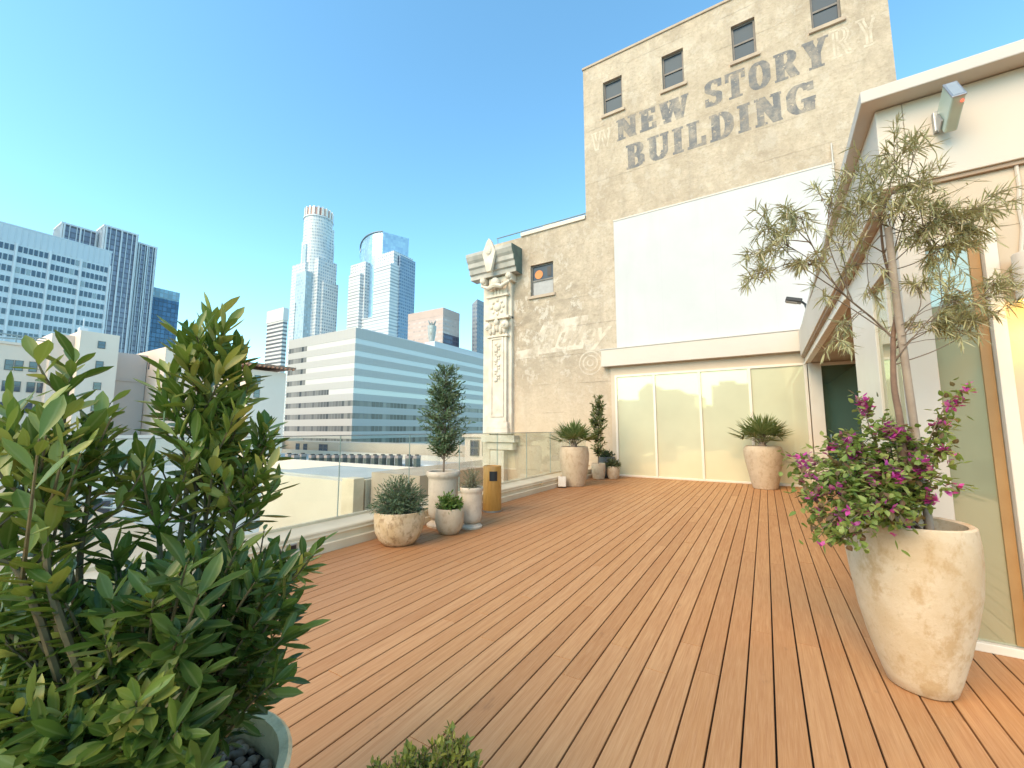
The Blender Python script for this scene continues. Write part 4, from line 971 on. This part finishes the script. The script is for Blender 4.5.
column_tree('narrow_shrub', NP, .40, 'narrow upright shrub rising behind the corner palm', 'shrub', 2.0, .24, 110, .10, .036, leafmat('narrow_leaf', [(0, (.07, .09, .03)), (.6, (.13, .15, .05)), (1, (.22, .20, .08))], .5, .22), 52, .1)
def palm(c, z, label, R0, n, seed, mat):
    random.seed(seed); e = empty('palm_plant', (c[0], c[1], z), label, 'palm', 'potted palms'); lv = Leaves(); st = MB()
    for k in range(n):
        a = k * 2.4 + random.gauss(0, .2); el = R_(84 - 66 * (k / n) ** .9 + random.gauss(0, 5))
        d = Vector((math.cos(a) * math.cos(el), math.sin(a) * math.cos(el), math.sin(el)))
        base = Vector((c[0] + d.x * .05, c[1] + d.y * .05, z + .10)); tip = base + d * R0 * random.uniform(.5, .62)
        pp = curve([base, base.lerp(tip, .5) + Vector((0, 0, .03)), tip], 4); st.tube(pp, taper(.008, .004, len(pp)), 5)
        s = d.cross(Vector((0, 0, 1)));
        if s.length < .1: s = Vector((1, 0, 0))
        s.normalize(); nrm = s.cross(d)
        for i in range(13):
            w = (i / 12 - .5) * R_(190); dd = d * math.cos(w) + s * math.sin(w) - nrm * .06 * abs(w)
            lv.add(tip - d * .02, dd + rvec(.03), R0 * random.uniform(.52, .66) * (1 - .3 * abs(i / 6 - 1)), .034, up=nrm)
    m = MB(); m.lathe((c[0], c[1], z - .02), [(.09, 0), (.11, .06), (.07, .16), (.02, .2)], 14, wob=.2); m.build('trunk', M['twig'], e, smooth=True)
    st.build('stalks', M['stem'], e); lv.build('fronds', mat, e, 'lance', .07, .2, 5)
pm = leafmat('palm_leaf', [(0, (.09, .13, .035)), (.6, (.15, .19, .06)), (1, (.25, .26, .10))], .42, .18)
palm(LP, .96, 'spiky fan palm in the pale pot at the end of the parapet', .66, 30, 61, pm)
palm(RP, 1.0, 'spiky fan palm in the pale pot before the glass front', .74, 34, 62, pm)
# ------------------------------------------------------------------ city
def bld(name, loc, label, cat='building', group=None): return empty(name, loc, label, cat, group)
GZ = -26
M['cwin'] = glassmat('city_window', (.045, .065, .11), .06, .08)
M['cwin2'] = glassmat('city_window_pale', (.26, .27, .27), .12, .1)  # paler grey glass for scattered windows
# white blue office with grid of windows
wo_ = bld('white_office', (-255, 40, GZ), 'broad pale blue white office block with rows of small square windows')
m = MB(); m.box(-280, -230, -20, 54.3, GZ, 75.0); m.build('wall', pmat('pale_blue_concrete', (.70, .75, .80), (.66, .71, .76), .06, .7), wo_)
m = MB(); m.box(-281, -229.9, -20.2, 54.5, 75.01, 75.6)
for k in range(36): m.box(-229.98, -229.7, 53.8 - k * 1.6, 54.1 - k * 1.6, 69.0, 74.9)
m.build('ribbed_parapet', pmat('blue_white_panel', (.60, .66, .72), (.56, .62, .68), .1, .6), wo_)
m = MB(); k = 0
for bk in range(5):
    m.box(-229.98, -229.2, 54.35 - bk * 8.4 - .5, 54.35 - bk * 8.4, 20, 69)
m.build('pier', pmat('pale_pier', (.76, .80, .84), rough=.7), wo_)
w1 = MB(); w1.box(-229.95, -229.80, -.48, .48, -1.0, 1.0)
wm = []
random.seed(3); rest = MB(); cnt = 0; proto = {}
for r in range(11):
    for bk in range(5):
        for c in range(6):
            y = 54.35 - bk * 8.4 - 1.25 - c * 1.28; z = 67.1 - r * 3.95
            mt = M['cwin2'] if random.random() < .12 else M['cwin']
            if cnt < 100:
                key = mt.name
                if key not in proto:
                    q = MB(); q.box(-.02, .12, -.47, .47, -1.1, 1.1); o = q.build('window', mt); o.parent = wo_; proto[key] = o
                else: o = proto[key].copy(); COL.objects.link(o); o.parent = wo_
                o.location = Vector((-230, y, z)) - Vector(wo_.location); cnt += 1
            else: rest.box(-230.02, -229.88, y - .46, y + .46, z - 1.0, z + 1.0)
rest.build('window_field', M['cwin'], wo_, kind='stuff')
m = MB()
for k in range(12): m.box(-229.9, -229.0, 3 + k * 4.7, 3.2 + k * 4.7, 77.9, 78.6)
# dark striped tower: three slabs with white mullions
def striped(name, b, parent, dark, white, pitch, top=4):
    x0, x1, y0, y1, z1 = b
    m = MB(); m.box(x0, x1, y0, y1, GZ, z1); o = m.build(name, dark, parent)
    s = MB(); n = max(2, int(round((y1 - y0) / pitch)))
    for k in range(n + 1):
        y = y0 + (y1 - y0) * k / n; s.box(x1 - .02, x1 + .7, y - .2, y + .2, GZ, z1)
    n2 = max(1, int(round((x1 - x0) / pitch)))
    for k in range(n2 + 1):
        x = x0 + (x1 - x0) * k / n2; s.box(x - .32, x + .32, y0 - .7, y0 + .02, GZ, z1)
    s.box(x0 - .3, x1 + .75, y0 - .75, y1 + .3, z1 + .01, z1 + 1.2)
    for q in (y0 + .9, (y0 + y1) / 2, y1 - .9): s.box(x1 + .701, x1 + 1.2, q - .45, q + .45, GZ, z1)
    s.build('mullions', white, o); return o
dk = bld('dark_tower', (-425, 105, GZ), 'dark tower of three slabs with thin white vertical stripes')
dm = facade('dark_curtain_wall', (.14, .15, .20), (.16, .17, .22), 3.9, 1.0, (.12, .88), (.0, 1.0), metal=.3, grough=.3, var=.5)
wm_ = pmat('white_mullion', (.66, .70, .74), (.60, .64, .68), .1, .6)
striped('slab', (-445, -425, 73, 91.5, 149), dk, dm, wm_, 3.6); striped('slab', (-432, -415, 92.7, 111.9, 153), dk, dm, wm_, 3.3); striped('slab', (-440, -420, 113.5, 125.7, 149), dk, dm, wm_, 2.6)
gl = bld('blue_glass_block', (-452, 150, GZ), 'short dark blue glass block beside the dark striped tower')
m = MB(); m.box(-462, -445, 129, 152.5, GZ, 115); m.build('lower_wall', facade('blue_glass', (.06, .10, .15), (.05, .09, .15), 4, 3, (.08, .95), (.06, .95), metal=.5, grough=.1), gl)
m = MB(); m.box(-462, -445, 129, 152.5, 115.02, 123.6); m.build('top_band', facade('pale_blue_band', (.30, .42, .50), (.22, .36, .46), 4, 3, (.1, .9), (.1, .9)), gl)
# round crowned tower
ub = bld('crown_tower', (-490, 311, GZ), 'tallest pale stepped tower with round ribbed crown')
UX, UY = -490.5, 311.0
def ngon(r, n=32, ph=0): return [(UX + r * math.cos(ph + 6.2832 * i / n), UY + r * math.sin(ph + 6.2832 * i / n)) for i in range(n)]
um = facade('pale_granite_curtain', (.68, .69, .69), (.24, .29, .34), 4.1, 3.0, (.30, .85), (.25, .85), curv=(UX, UY, 26), grough=.15, var=.7)
umf = facade('pale_granite_flat', (.69, .70, .70), (.24, .29, .34), 4.1, 3.0, (.30, .85), (.2, .8), grough=.15, var=.7)
umg = facade('pale_glass_bay', (.42, .50, .54), (.30, .40, .46), 4.1, 2.2, (.2, .9), (.12, .9), grough=.12, var=.5)
m = MB(); m.prism(ngon(17.4), GZ, 276); m.build('drum', um, ub)
m = MB()
for i in range(20):
    a = 6.2832 * i / 20
    m.box(-1.2, 1.2, -.5, .5, 276.5, 288, 0, Matrix.Translation((UX + 17.2 * math.cos(a), UY + 17.2 * math.sin(a), 0)) @ Matrix.Rotation(a + math.pi / 2, 4, 'Z'))
m.build('crown_ribs', pmat('white_rib', (.80, .78, .76), rough=.6), ub)
m = MB(); m.prism(ngon(16.6), 276.02, 287); m.build('crown', facade('crown_glass', (.50, .24, .18), (.56, .36, .30), 12, 4, (.0, 1), (.2, .8), curv=(UX, UY, 17)), ub)
m = MB(); m.prism(ngon(18.2), 274.4, 275.9); m.build('crown_ring', wm_, ub)
for (x0, x1, y0, y1, z, mt) in ((-508, -478, 300, 327, 246, umf), (-493, -475, 303, 324, 264, umf), (-513, -484, 292, 318, 212, umf), (-486, -469, 300, 326, 217, umf), (-516, -490, 296, 330, 190, umf), (-480, -465.5, 306, 327.3, 188, umf), (-500, -478, 290, 326, 198, umg), (-508, -497, 289.2, 304, 160, umf), (-494, -486, 293, 310, 236, umg)):
    m = MB(); m.box(x0, x1, y0, y1, GZ, z); m.build('setback', mt, ub)
# small white tower with dark floor bands
sm = bld('banded_tower', (-345, 192, GZ), 'slim white tower with thin dark floor bands and blank top')
m = MB(); m.box(-359.5, -335, 185.8, 189.6, GZ, 101.0); m.build('wall', facade('white_banded', (.74, .73, .70), (.13, .13, .14), 3.3, 500, (.35, .85), (0, 1), h0=-1000, z0=-9, grough=.2), sm)
m = MB(); m.box(-359.9, -334.6, 185.4, 190, 91, 101.6); m.build('top_wall', pmat('white_concrete', (.76, .75, .73), rough=.7), sm)
# curved glass tower
ga = bld('curved_glass_tower', (-405, 350, GZ), 'blue and white tower with a curved glass crown between two wings')
gm = facade('white_ribbon_wall', (.74, .74, .74), (.32, .34, .37), 4.1, 500, (.1, .52), (0, 1), h0=-1000, grough=.15, var=.4)
gm2 = facade('white_square_wall', (.74, .74, .74), (.28, .32, .37), 4.1, 3.4, (.15, .6), (.2, .9), grough=.15)
gblue = facade('sky_blue_glass', (.20, .34, .52), (.16, .32, .55), 4.1, 3.0, (.05, .95), (.05, .95), metal=.25, grough=.12, var=.35)
gcrown = facade('crown_blue_glass', (.24, .40, .58), (.28, .46, .66), 4.1, 3.0, (.05, .95), (.05, .95), metal=.2, grough=.12, var=.3)
m = MB(); m.box(-449.5, -374.6, 332.6, 369, GZ, 138); m.build('base_block', gm, ga)
m = MB(); m.box(-403, -374, 332, 366, GZ, 201); m.build('front_wing', gm, ga)
m = MB(); m.box(-405, -376, 338.3, 370.4, GZ, 219); m.build('tall_wing', gm2, ga)
m = MB(); m.box(-446, -424, 328, 348, GZ, 197); m.build('side_wing', gm, ga)
m = MB(); m.box(-450, -421, 333, 352, GZ, 213); m.build('side_tall_wing', gm2, ga)
m = MB(); m.box(-386, -372.5, 346, 371.5, GZ, 215); m.build('right_wing', facade('blue_grey_wall', (.30, .38, .48), (.13, .19, .28), 4.1, 3.2, (.2, .75), (.15, .85), metal=.2), ga)  # shade of this flank put into a darker blue grey wall colour
cx_, cyy, rc = -425, 376, 36
pts = []; zt = []
for i in range(17):
    a = R_(188 + 112 * i / 16); pts.append((cx_ + rc * 1.15 * math.cos(a), cyy + rc * math.sin(a))); zt.append(226 + 27 * min(1, math.sin(R_(4 + 90 * i / 16)) ** .75))
pts += [(cx_ + rc * 1.15 * math.cos(R_(300)) + 14, cyy)]; zt += [253]
m = MB(); m.prism(pts, GZ, zt); m.build('curved_drum', gcrown, ga)
rim = MB(); rim.tube([(p[0] * 1.0, p[1] - .6, z + .3) for p, z in zip(pts[:-1], zt[:-1])], 1.0, 6); rim.build('crown_rim', pmat('steel_rim', (.22, .30, .38), rough=.4), ga)
m = MB(); m.box(-376.6, -375.7, 345, 347.5, 196, 215); m.build('dark_slot', pmat('dark_slot_glass', (.03, .07, .14), rough=.2), ga)
def flat_text(txt, name, size, mat, parent, fn, shear=0, ext=0):
    c = bpy.data.curves.new(name, 'FONT'); c.body = txt; c.size = size; c.shear = shear; c.offset = .02 * size; c.align_x = 'CENTER'
    o = bpy.data.objects.new(name, c); COL.objects.link(o); me = bpy.data.meshes.new_from_object(o.evaluated_get(bpy.context.evaluated_depsgraph_get()))
    COL.objects.unlink(o); bpy.data.objects.remove(o); me.materials.clear(); me.materials.append(mat)
    for v in me.vertices: v.co = fn(v.co.x, v.co.y) - Vector(parent.location)
    q = bpy.data.objects.new(name, me); COL.objects.link(q); q.parent = parent; return q
def on_drum(x, y, r=rc + .5):
    a = R_(226) + x / (r * 1.08); return Vector((cx_ + (r * 1.15 + .4) * math.cos(a), cyy + (r + .4) * math.sin(a), 234 + y + x * .28))
flat_text('Deloitte', 'sign', 6.5, pmat('white_sign', (.9, .9, .92), rough=.5), ga, on_drum)
# pink tower, thin tower
pk = bld('pink_tower', (-240, 262, GZ), 'salmon pink square tower right of the curved glass tower')
pkm = facade('salmon_banded', (.58, .45, .40), (.46, .37, .34), 3.6, 3.2, (.3, .72), (.1, .9), grough=.2, var=.4)
m = MB(); m.box(-262, -222, 254.3, 275.9, GZ, 95); m.build('wall', pkm, pk)
m = MB(); m.box(-262.1, -221.9, 254.2, 276, 95.02, 101.5); m.build('top_band', pmat('salmon_stone', (.56, .43, .38), (.52, .40, .35), .1, .7), pk)
m = MB(); m.box(-221.98, -221.7, 255.2, 275.4, 40, 80); m.build('dark_glazing', facade('dark_pink_glass', (.11, .09, .12), (.06, .06, .09), 3.6, 3, (.1, .9), (.1, .9), metal=.3), pk)
th_ = bld('thin_tower', (-212, 288, GZ), 'thin grey tower edge seen beside the carved pilaster')
m = MB(); m.box(-213.5, -208, 282.5, 300, GZ, 110); m.build('wall', facade('grey_slate_wall', (.26, .29, .33), (.14, .16, .20), 3.6, 2.5, (.2, .7), (.2, .8)), th_)
m = MB(); m.prism([(-213.5, 282.5), (-208, 282.5), (-208, 300), (-213.5, 300)], 110.02, [110.5, 114, 114, 110.5]); m.build('sloped_top', pmat('grey_slate', (.28, .31, .35), rough=.6), th_)
# banded glass office in the middle distance
so_ = bld('ribbon_office', (-120, 110, GZ), 'wide white office block with mirror ribbon windows and a sharp corner')
m = MB(); m.box(-140.4, -105.3, 80.8, 185, GZ, 32.0); m.build('core', M['dark'], so_)
spm = facade('white_spandrel', (.50, .48, .455), (.48, .46, .435), 500, 1.5, (0, 1), (.04, .96), h0=-1000, z0=-400, grough=.6, var=.1, dark=(.52, .54, .56))
mir = NT('painted_sky_ribbon'); gsep = mir.sep(mir.pos)[:]
uu = mir.math('FRACT', mir.math('DIVIDE', mir.math('ADD', gsep[0], gsep[1]), 1.5))
mul = mir.math('LESS_THAN', uu, .06)
g1 = mir.n('ShaderNodeBsdfGlossy'); mir.setin(g1.inputs[0], mir.mix(mul, (.84, .88, .92), (.4, .42, .44))); g1.inputs['Roughness'].default_value = .04
mir.l(mir.bump(mir.noise(mir.pos, .5, 2), .08, .05), g1.inputs['Normal'])
d1 = mir.n('ShaderNodeBsdfDiffuse'); d1.inputs[0].default_value = (.66, .635, .60, 1); mxs = mir.n('ShaderNodeMixShader'); mxs.inputs[0].default_value = .08  # sky reflection of the upper ribbons painted mostly as pale diffuse
mir.l(d1.outputs[0], mxs.inputs[1]); mir.l(g1.outputs[0], mxs.inputs[2]); mirm = mir.end(mxs.outputs[0])
darkrib = facade('dark_ribbon', (.42, .42, .41), (.22, .225, .23), 500, 1.5, (0, 1), (.1, .9), h0=-1000, z0=-400, grough=.15, var=.8)
lowrib = facade('low_ribbon', (.20, .20, .20), (.065, .07, .075), 500, 1.5, (0, 1), (.1, .9), h0=-1000, z0=-400, grough=.25, var=1.0, dark=(.30, .29, .27), metal=.0)  # dark reflections on the lower floors painted into the glass colour
z = 32.3
m = MB(); m.box(-140.7, -105, 80.5, 185.2, z - 3.2, z); m.build('parapet_band', spm, so_)
z -= 3.2
for k in range(12):
    zb = z - 1.65
    m = MB()
    if k < 5:
        xs_ = -129.8 if k < 4 else -117
        m.box(xs_ + .002, -105.06, 80.56, 185.1, zb, z - .002); m.build('ribbon_window', mirm, so_)
        m = MB(); m.box(-140.55, xs_, 80.57, 120, zb, z - .002); m.build('shaded_window', lowrib, so_)
    else:
        m.box(-140.6, -105.06, 80.56, 185.1, zb, z - .002); m.build('ribbon_window', lowrib, so_)
    m = MB(); m.box(-140.7, -105, 80.5, 185.2, zb - 2.17, zb); m.build('spandrel', spm, so_); z = zb - 2.172
m = MB(); m.box(-138, -106.5, 84, 183, 32.31, 33.0); m.box(-112, -107, 118, 168, 33, 35.2); m.build('roof_equipment', pmat('pale_plant_screen', (.62, .64, .66), rough=.7), so_)
ur = bld('rooftop_urn', (-110, 120, 33), 'ornate grey urn finial standing on the ribbon office roof', 'finial')
m = MB(); m.lathe((-110.2, 119.8, 33.0), [(1.3, 0), (1.3, .8), (.9, 1.2), (1.1, 3), (1.5, 5.5), (1.7, 8.0), (1.75, 8.8), (1.3, 9.0)], 14)
m.build('body', facade('grey_stone_urn', (.40, .42, .40), (.30, .32, .31), 1.4, 1.0, (.2, .8), (.2, .8)), ur, smooth=True)
m = MB()
for k in range(7): a = k * .9; m.tube([(-110.2 + .6 * math.cos(a), 119.8 + .6 * math.sin(a), 41.8), (-110.2 + 1.5 * math.cos(a), 119.8 + 1.5 * math.sin(a), 43.6 + .7 * math.sin(k * 2))], [.45, .2], 6)
m.build('flames', pmat('urn_leaf', (.36, .38, .36), rough=.8), ur)
# cream low rise buildings on the left
cream = pmat('cream_masonry', (.83, .68, .57), (.77, .62, .51), .12, .8, .1, 4)
def win(parent, x, y, z, w, h, ax='x', mat=None, frame=.08):
    q = MB()
    if ax == 'x': q.box(x - .1, x + .06, y - w / 2 - frame, y + w / 2 + frame, z - h / 2 - frame, z + h / 2 + frame)
    else: q.box(x - w / 2 - frame, x + w / 2 + frame, y - .06, y + .1, z - h / 2 - frame, z + h / 2 + frame)
    o = q.build('window', M['sash'], parent)
    q = MB()
    if ax == 'x': q.box(x + .0601, x + .075, y - w / 2, y + w / 2, z - h / 2, z - .04); q.box(x + .0601, x + .075, y - w / 2, y + w / 2, z + .04, z + h / 2)
    else: q.box(x - w / 2, x + w / 2, y - .075, y - .0601, z - h / 2, z - .04); q.box(x - w / 2, x + w / 2, y - .075, y - .0601, z + .04, z + h / 2)
    q.build('pane', mat or M['cwin'], o)
cl = bld('cream_low_rise', (-120, 15, GZ), 'cream low rise with small windows at the left edge below the white office')
m = MB(); m.box(-130, -100, -30, 20.8, GZ, 14.6); m.box(-130.2, -99.8, -30, 20.8, 14.61, 15.0); m.build('wall', cream, cl)
for r in range(4):
    for y in (13.4, 14.4, 15.9, 17.0, 18.5, 19.6) if r else (13.4, 14.4, 15.9): win(cl, -100, y, 11.4 - r * 3.3, .75, 1.5)
m = MB()
for k in range(7): m.tube([(-101.5, 8 + k * 2, 15), (-101.5, 8 + k * 2, 16.4)], .1, 6)
m.tube([(-101.5, 8, 16.4), (-101.5, 21, 16.4)], .12, 6); m.tube([(-104, 8, 15.8), (-101.5, 21, 16.2)], .12, 6); m.build('roof_pipes', M['pipe'], cl)
tw_ = bld('stair_tower', (-100, 23, GZ), 'cream stair tower with three stacked windows beside the low rise')
m = MB(); m.box(-106, -95, 19.8, 24.6, GZ, 17.6); m.box(-110, -98, 17.2, 19.79, GZ, 17.0); m.build('wall', cream, tw_)
for z in (15.6, 12.2, 8.6, 5.0): win(tw_, -95, 22.4, z, .8, 1.1)
m = MB(); m.box(-101, -99.6, 20.6, 21.6, 17.61, 18.9); m.tube([(-100.3, 21.1, 18.8), (-100.3, 21.1, 20.6)], .08, 6); m.build('roof_vent', wm_, tw_)
gw = bld('recessed_grey_wall', (-104, 28, GZ), 'greyer recessed wall between the stair tower and the cream block')
m = MB(); m.box(-112, -100, 24.61, 30.1, GZ, 15.4); m.box(-112, -99.8, 24.62, 30.1, 10.2, 10.45); m.build('wall', pmat('grey_cream_masonry', (.55, .49, .45), (.50, .45, .41), .1, .8), gw)
cb = bld('cream_block', (-98, 36, GZ), 'tall cream block with tiny top windows behind the tallest leafy shoot')
m = MB(); m.box(-107.4, -92, 30.2, 43.2, GZ, 16.3); m.build('wall', cream, cb)
for x in (-105.3, -104.5, -101.3, -100.2, -99.1): win(cb, x, 30.2, 13.4, .45, 1.3, 'y', frame=.03)
cc = bld('cream_annex', (-88, 44, GZ), 'lower cream annex with brown roof canopy left of the ribbon office')
m = MB(); m.box(-91.9, -80, 38.7, 45.6, GZ, 12.4); m.build('wall', cream, cc)
for y, z in ((40.3, 10.6), (40.3, 8.0)): win(cc, -80, y, z, .9, 1.4)
m = MB(); m.box(-91.9, -79, 38.0, 47.0, 13.2, 13.55)
for y in np.arange(38.2, 47.0, .8): m.box(-79.2, -78.3, y, y + .2, 12.9, 13.19)
m.build('canopy', pmat('rust_brown_canopy', (.36, .21, .14), (.28, .16, .11), .4, .8), cc)
# podium roof with condensers
pd = bld('podium_roof', (-60, 45, GZ), 'low white roofed building covered with rows of condenser units', 'building')
m = MB(); m.box(-112, -33, 26, 60, GZ, -4.5); m.build('wall', pmat('pale_roof', (.62, .60, .56), (.50, .48, .45), .25, .85), pd)
m = MB(); m.box(-112, -33, 59.6, 60.2, -4.499, -3.6); m.box(-33.3, -32.8, 26, 60.2, -4.499, -3.7); m.build('parapet', pmat('roof_parapet', (.66, .60, .52), rough=.8), pd)
m = MB()
random.seed(9)
for k in range(9): m.tube([(-62 + k * 2.6, 30 + k * 1.3, -4.3), (-58 + k * 2.6, 38 + k * 1.3, -4.3)], .16, 6)
m.tube([(-70, 41.6, -3.9), (-36, 46.8, -3.9)], .18, 6); m.build('roof_pipes', wm_, pd)
bb = bld('beige_band_building', (-90, 62, GZ), 'long low beige wall with small dark windows behind the condensers')
m = MB(); m.box(-118, -106, 58, 66, GZ, -1.0); m.box(-106, -34, 61, 66, GZ, -1.6); m.build('wall', pmat('beige_plaster', (.56, .47, .38), (.50, .42, .34), .15, .85), bb)
for x in (-100, -96.8, -90.5, -88.8): win(bb, x, 61, -3.0, 1.5, 1.6, 'y')
cu = None
gmat = pmat('dark_grille', (.12, .14, .13), (.08, .10, .09), 4, .6); cmat = pmat('pinkish_cabinet', (.42, .33, .30), (.36, .29, .27), 2, .7)
for k in range(14):
    x = -58.0 + k * 1.05 + (0 if k < 12 else .5); y = 37.8 + k * .56
    if cu is None:
        cu = empty('condenser_unit', (x, y, -4.5), 'dark grille condenser with pinkish top in the row on the white podium roof', 'condenser', 'condensers in a row on the podium roof')
        m = MB(); m.box(x - .33, x + .33, y - .42, y + .42, -4.5, -2.8); m.build('grille', gmat, cu)
        m = MB(); m.box(x - .36, x + .36, y - .46, y + .46, -2.799, -2.4); m.build('cabinet_top', cmat, cu)
        m = MB(); m.lathe((x, y, -2.399), [(.3, 0), (.3, .15), (.26, .15)], 12); m.build('fan_guard', M['black'], cu)
    else:
        c = copy_tree(cu); c.location = (x, y, -4.5)
for k, (x, y) in enumerate(((-63.6, 37.5), (-61.8, 38.6), (-60.4, 36.6))):
    o = copy_tree(cu); o.location = (x, y, -4.5); o['label'] = ['left end condenser of the loose group on the podium roof', 'middle condenser of the loose group on the podium roof', 'condenser nearest the long row in the loose group'][k]; o['group'] = 'loose condensers on the podium roof'
# neighbour roofs right below the terrace
lb = bld('cream_roof_house', (-14, 11, GZ), 'blank cream roof structure just beyond the glass railing', 'building')
m = MB(); m.box(-17.2, -11.7, 9.1, 12.6, GZ, -.25); m.build('wall', pmat('pale_cream_plaster', (.74, .64, .49), (.70, .60, .45), .6, .8, .1, 8), lb)  # pale cream plaster on the blank wall
m = MB(); m.box(-12.1, -11.5, 8.98, 9.4, GZ, -.12); m.box(-11.7, -11.55, 9.5, 12.6, GZ, -.20); m.build('end_pier', M['curb'], lb, bevel=.02)
m = MB(); m.box(-17.2, -12.0, 9.5, 12.5, -.249, -.20); m.build('roof_skin', pmat('pale_roof_skin', (.52, .52, .49), (.46, .46, .43), .8, .7), lb)
m = MB(); m.box(-11.549, -11.50, 10.6, 10.8, -2.4, -1.2); m.build('wall_pipe', M['soffit'], lb)
bw = bld('brick_side_wall', (-9.5, 17, GZ), 'beige old side wall below the railing behind the white urns', 'wall')
m = MB(); m.box(-11.4, -9.2, 9.6, 17.5, GZ, .05); m.build('wall', pmat('beige_old_brick', (.52, .42, .31), (.44, .35, .26), 1.2, .9, .4, 14), bw)
cw = bld('cream_window_building', (-16, 24, GZ), 'cream building corner with four small windows left of the pilaster base')
m = MB(); m.box(-17.1, -13.6, 22, 30, GZ, .95); m.box(-17.25, -13.4, 21.85, 30, .951, 1.15); m.build('wall', cream, cw)
for x in (-16.27, -15.3):
    for z in (.25, -1.15): win(cw, x, 22, z, .55, .85, 'y')
tr_ = bld('tan_roof', (-16, 2, GZ), 'flat tan neighbouring roof below the terrace behind the leafy shrub', 'building')
m = MB(); m.box(-34, -5.6, -14, 5.4, GZ, -1.55); m.build('wall', pmat('tan_roofing', (.52, .42, .31), (.47, .37, .27), .3, .9, .2, 12), tr_)
gf = bld('grey_roof', (-26, 12, GZ), 'lower grey white roof with a parapet behind the tan roof', 'building')
m = MB(); m.box(-60, -17.4, 5.5, 25, GZ, -2.6); m.build('wall', pmat('grey_white_roof', (.50, .52, .51), (.40, .42, .41), .3, .85), gf)
m = MB(); m.box(-60, -59.4, 5.5, 25, -2.599, .8); m.box(-60, -17.4, 24.6, 25, -2.599, -1.6); m.build('parapet', cream, gf)
ac = empty('rooftop_cooler', (-25.4, 5.9, -2.6), 'blue grey boxy cooler on the grey roof seen between the leafy shoots', 'cooler')
m = MB(); m.box(-25.9, -24.9, 5.9, 6.8, -2.4, -1.55); m.build('cabinet', pmat('cooler_metal', (.40, .45, .47), rough=.5), ac, bevel=.03)
m = MB(); m.box(-25.8, -25.0, 5.88, 5.899, -2.3, -1.65); m.box(-24.899, -24.88, 6.0, 6.7, -2.3, -1.65); m.build('louvre', pmat('dark_blue_louvre', (.05, .08, .11), rough=.4), ac)
m = MB(); m.tube([(-25.8, 6, -2.6), (-25.8, 6, -2.4)], .05, 6); m.tube([(-25, 6.7, -2.6), (-25, 6.7, -2.4)], .05, 6); m.tube([(-24.88, 6.4, -1.9), (-23.6, 6.8, -1.9), (-23.6, 6.8, -1.0)], .05, 6); m.build('pipework', M['pipe'], ac)
# buildings behind the camera, mirrored in the glass front and the ribbon windows
bt = facade('tan_brick_tower', (.46, .38, .27), (.16, .17, .15), 3.6, 2.6, (.25, .75), (.25, .75), wall2=(.42, .34, .24))
bt2 = facade('green_grey_tower', (.34, .36, .28), (.14, .17, .15), 3.6, 2.6, (.25, .75), (.25, .75))
for (nm, lab, b, z1, mt) in (('low_block', 'tan block mirrored at the left edge of the glass front', (-34, -17, -56, -42), 6.2, bt2), ('gabled_tower', 'narrow gabled tan tower mirrored in the leftmost glass panel', (-17, -13.6, -50, -40), 7.4, bt), ('stepped_block', 'stepped tan block mirrored in the second glass panel', (-13.5, -8.6, -52, -40), 6.7, bt), ('flat_block', 'flat roofed tan block mirrored in the third glass panel', (-6.4, -1.7, -52, -40), 7.8, bt2), ('broad_block', 'broad tan block mirrored in the rightmost glass panel', (-1.6, 16, -56, -38), 11.5, bt), ('distant_block', 'far low block mirrored in the gap between two tan blocks', (-14, 2, -90, -80), 6.4, bt2)):
    e = bld(nm, ((b[0] + b[1]) / 2, b[2], GZ), lab)
    m = MB(); m.box(b[0], b[1], b[2], b[3], GZ, z1); m.build('wall', mt, e)
    m = MB()
    if nm == 'gabled_tower': m.prism([(b[0], z1 + .01), (b[1], z1 + .01), ((b[0] + b[1]) / 2, z1 + 1.3)], 0, 10); m.v = [(x, b[2] + z, y) for x, y, z in m.v]
    elif nm == 'stepped_block': m.box(b[0], b[1] - 2.4, b[2] + .2, b[3] - .2, z1 + .01, z1 + .8)
    else: m.box(b[0] + 1, b[0] + 3, b[2] + 2, b[3] - 1, z1 + .01, z1 + .7)
    m.build('roof', mt, e)
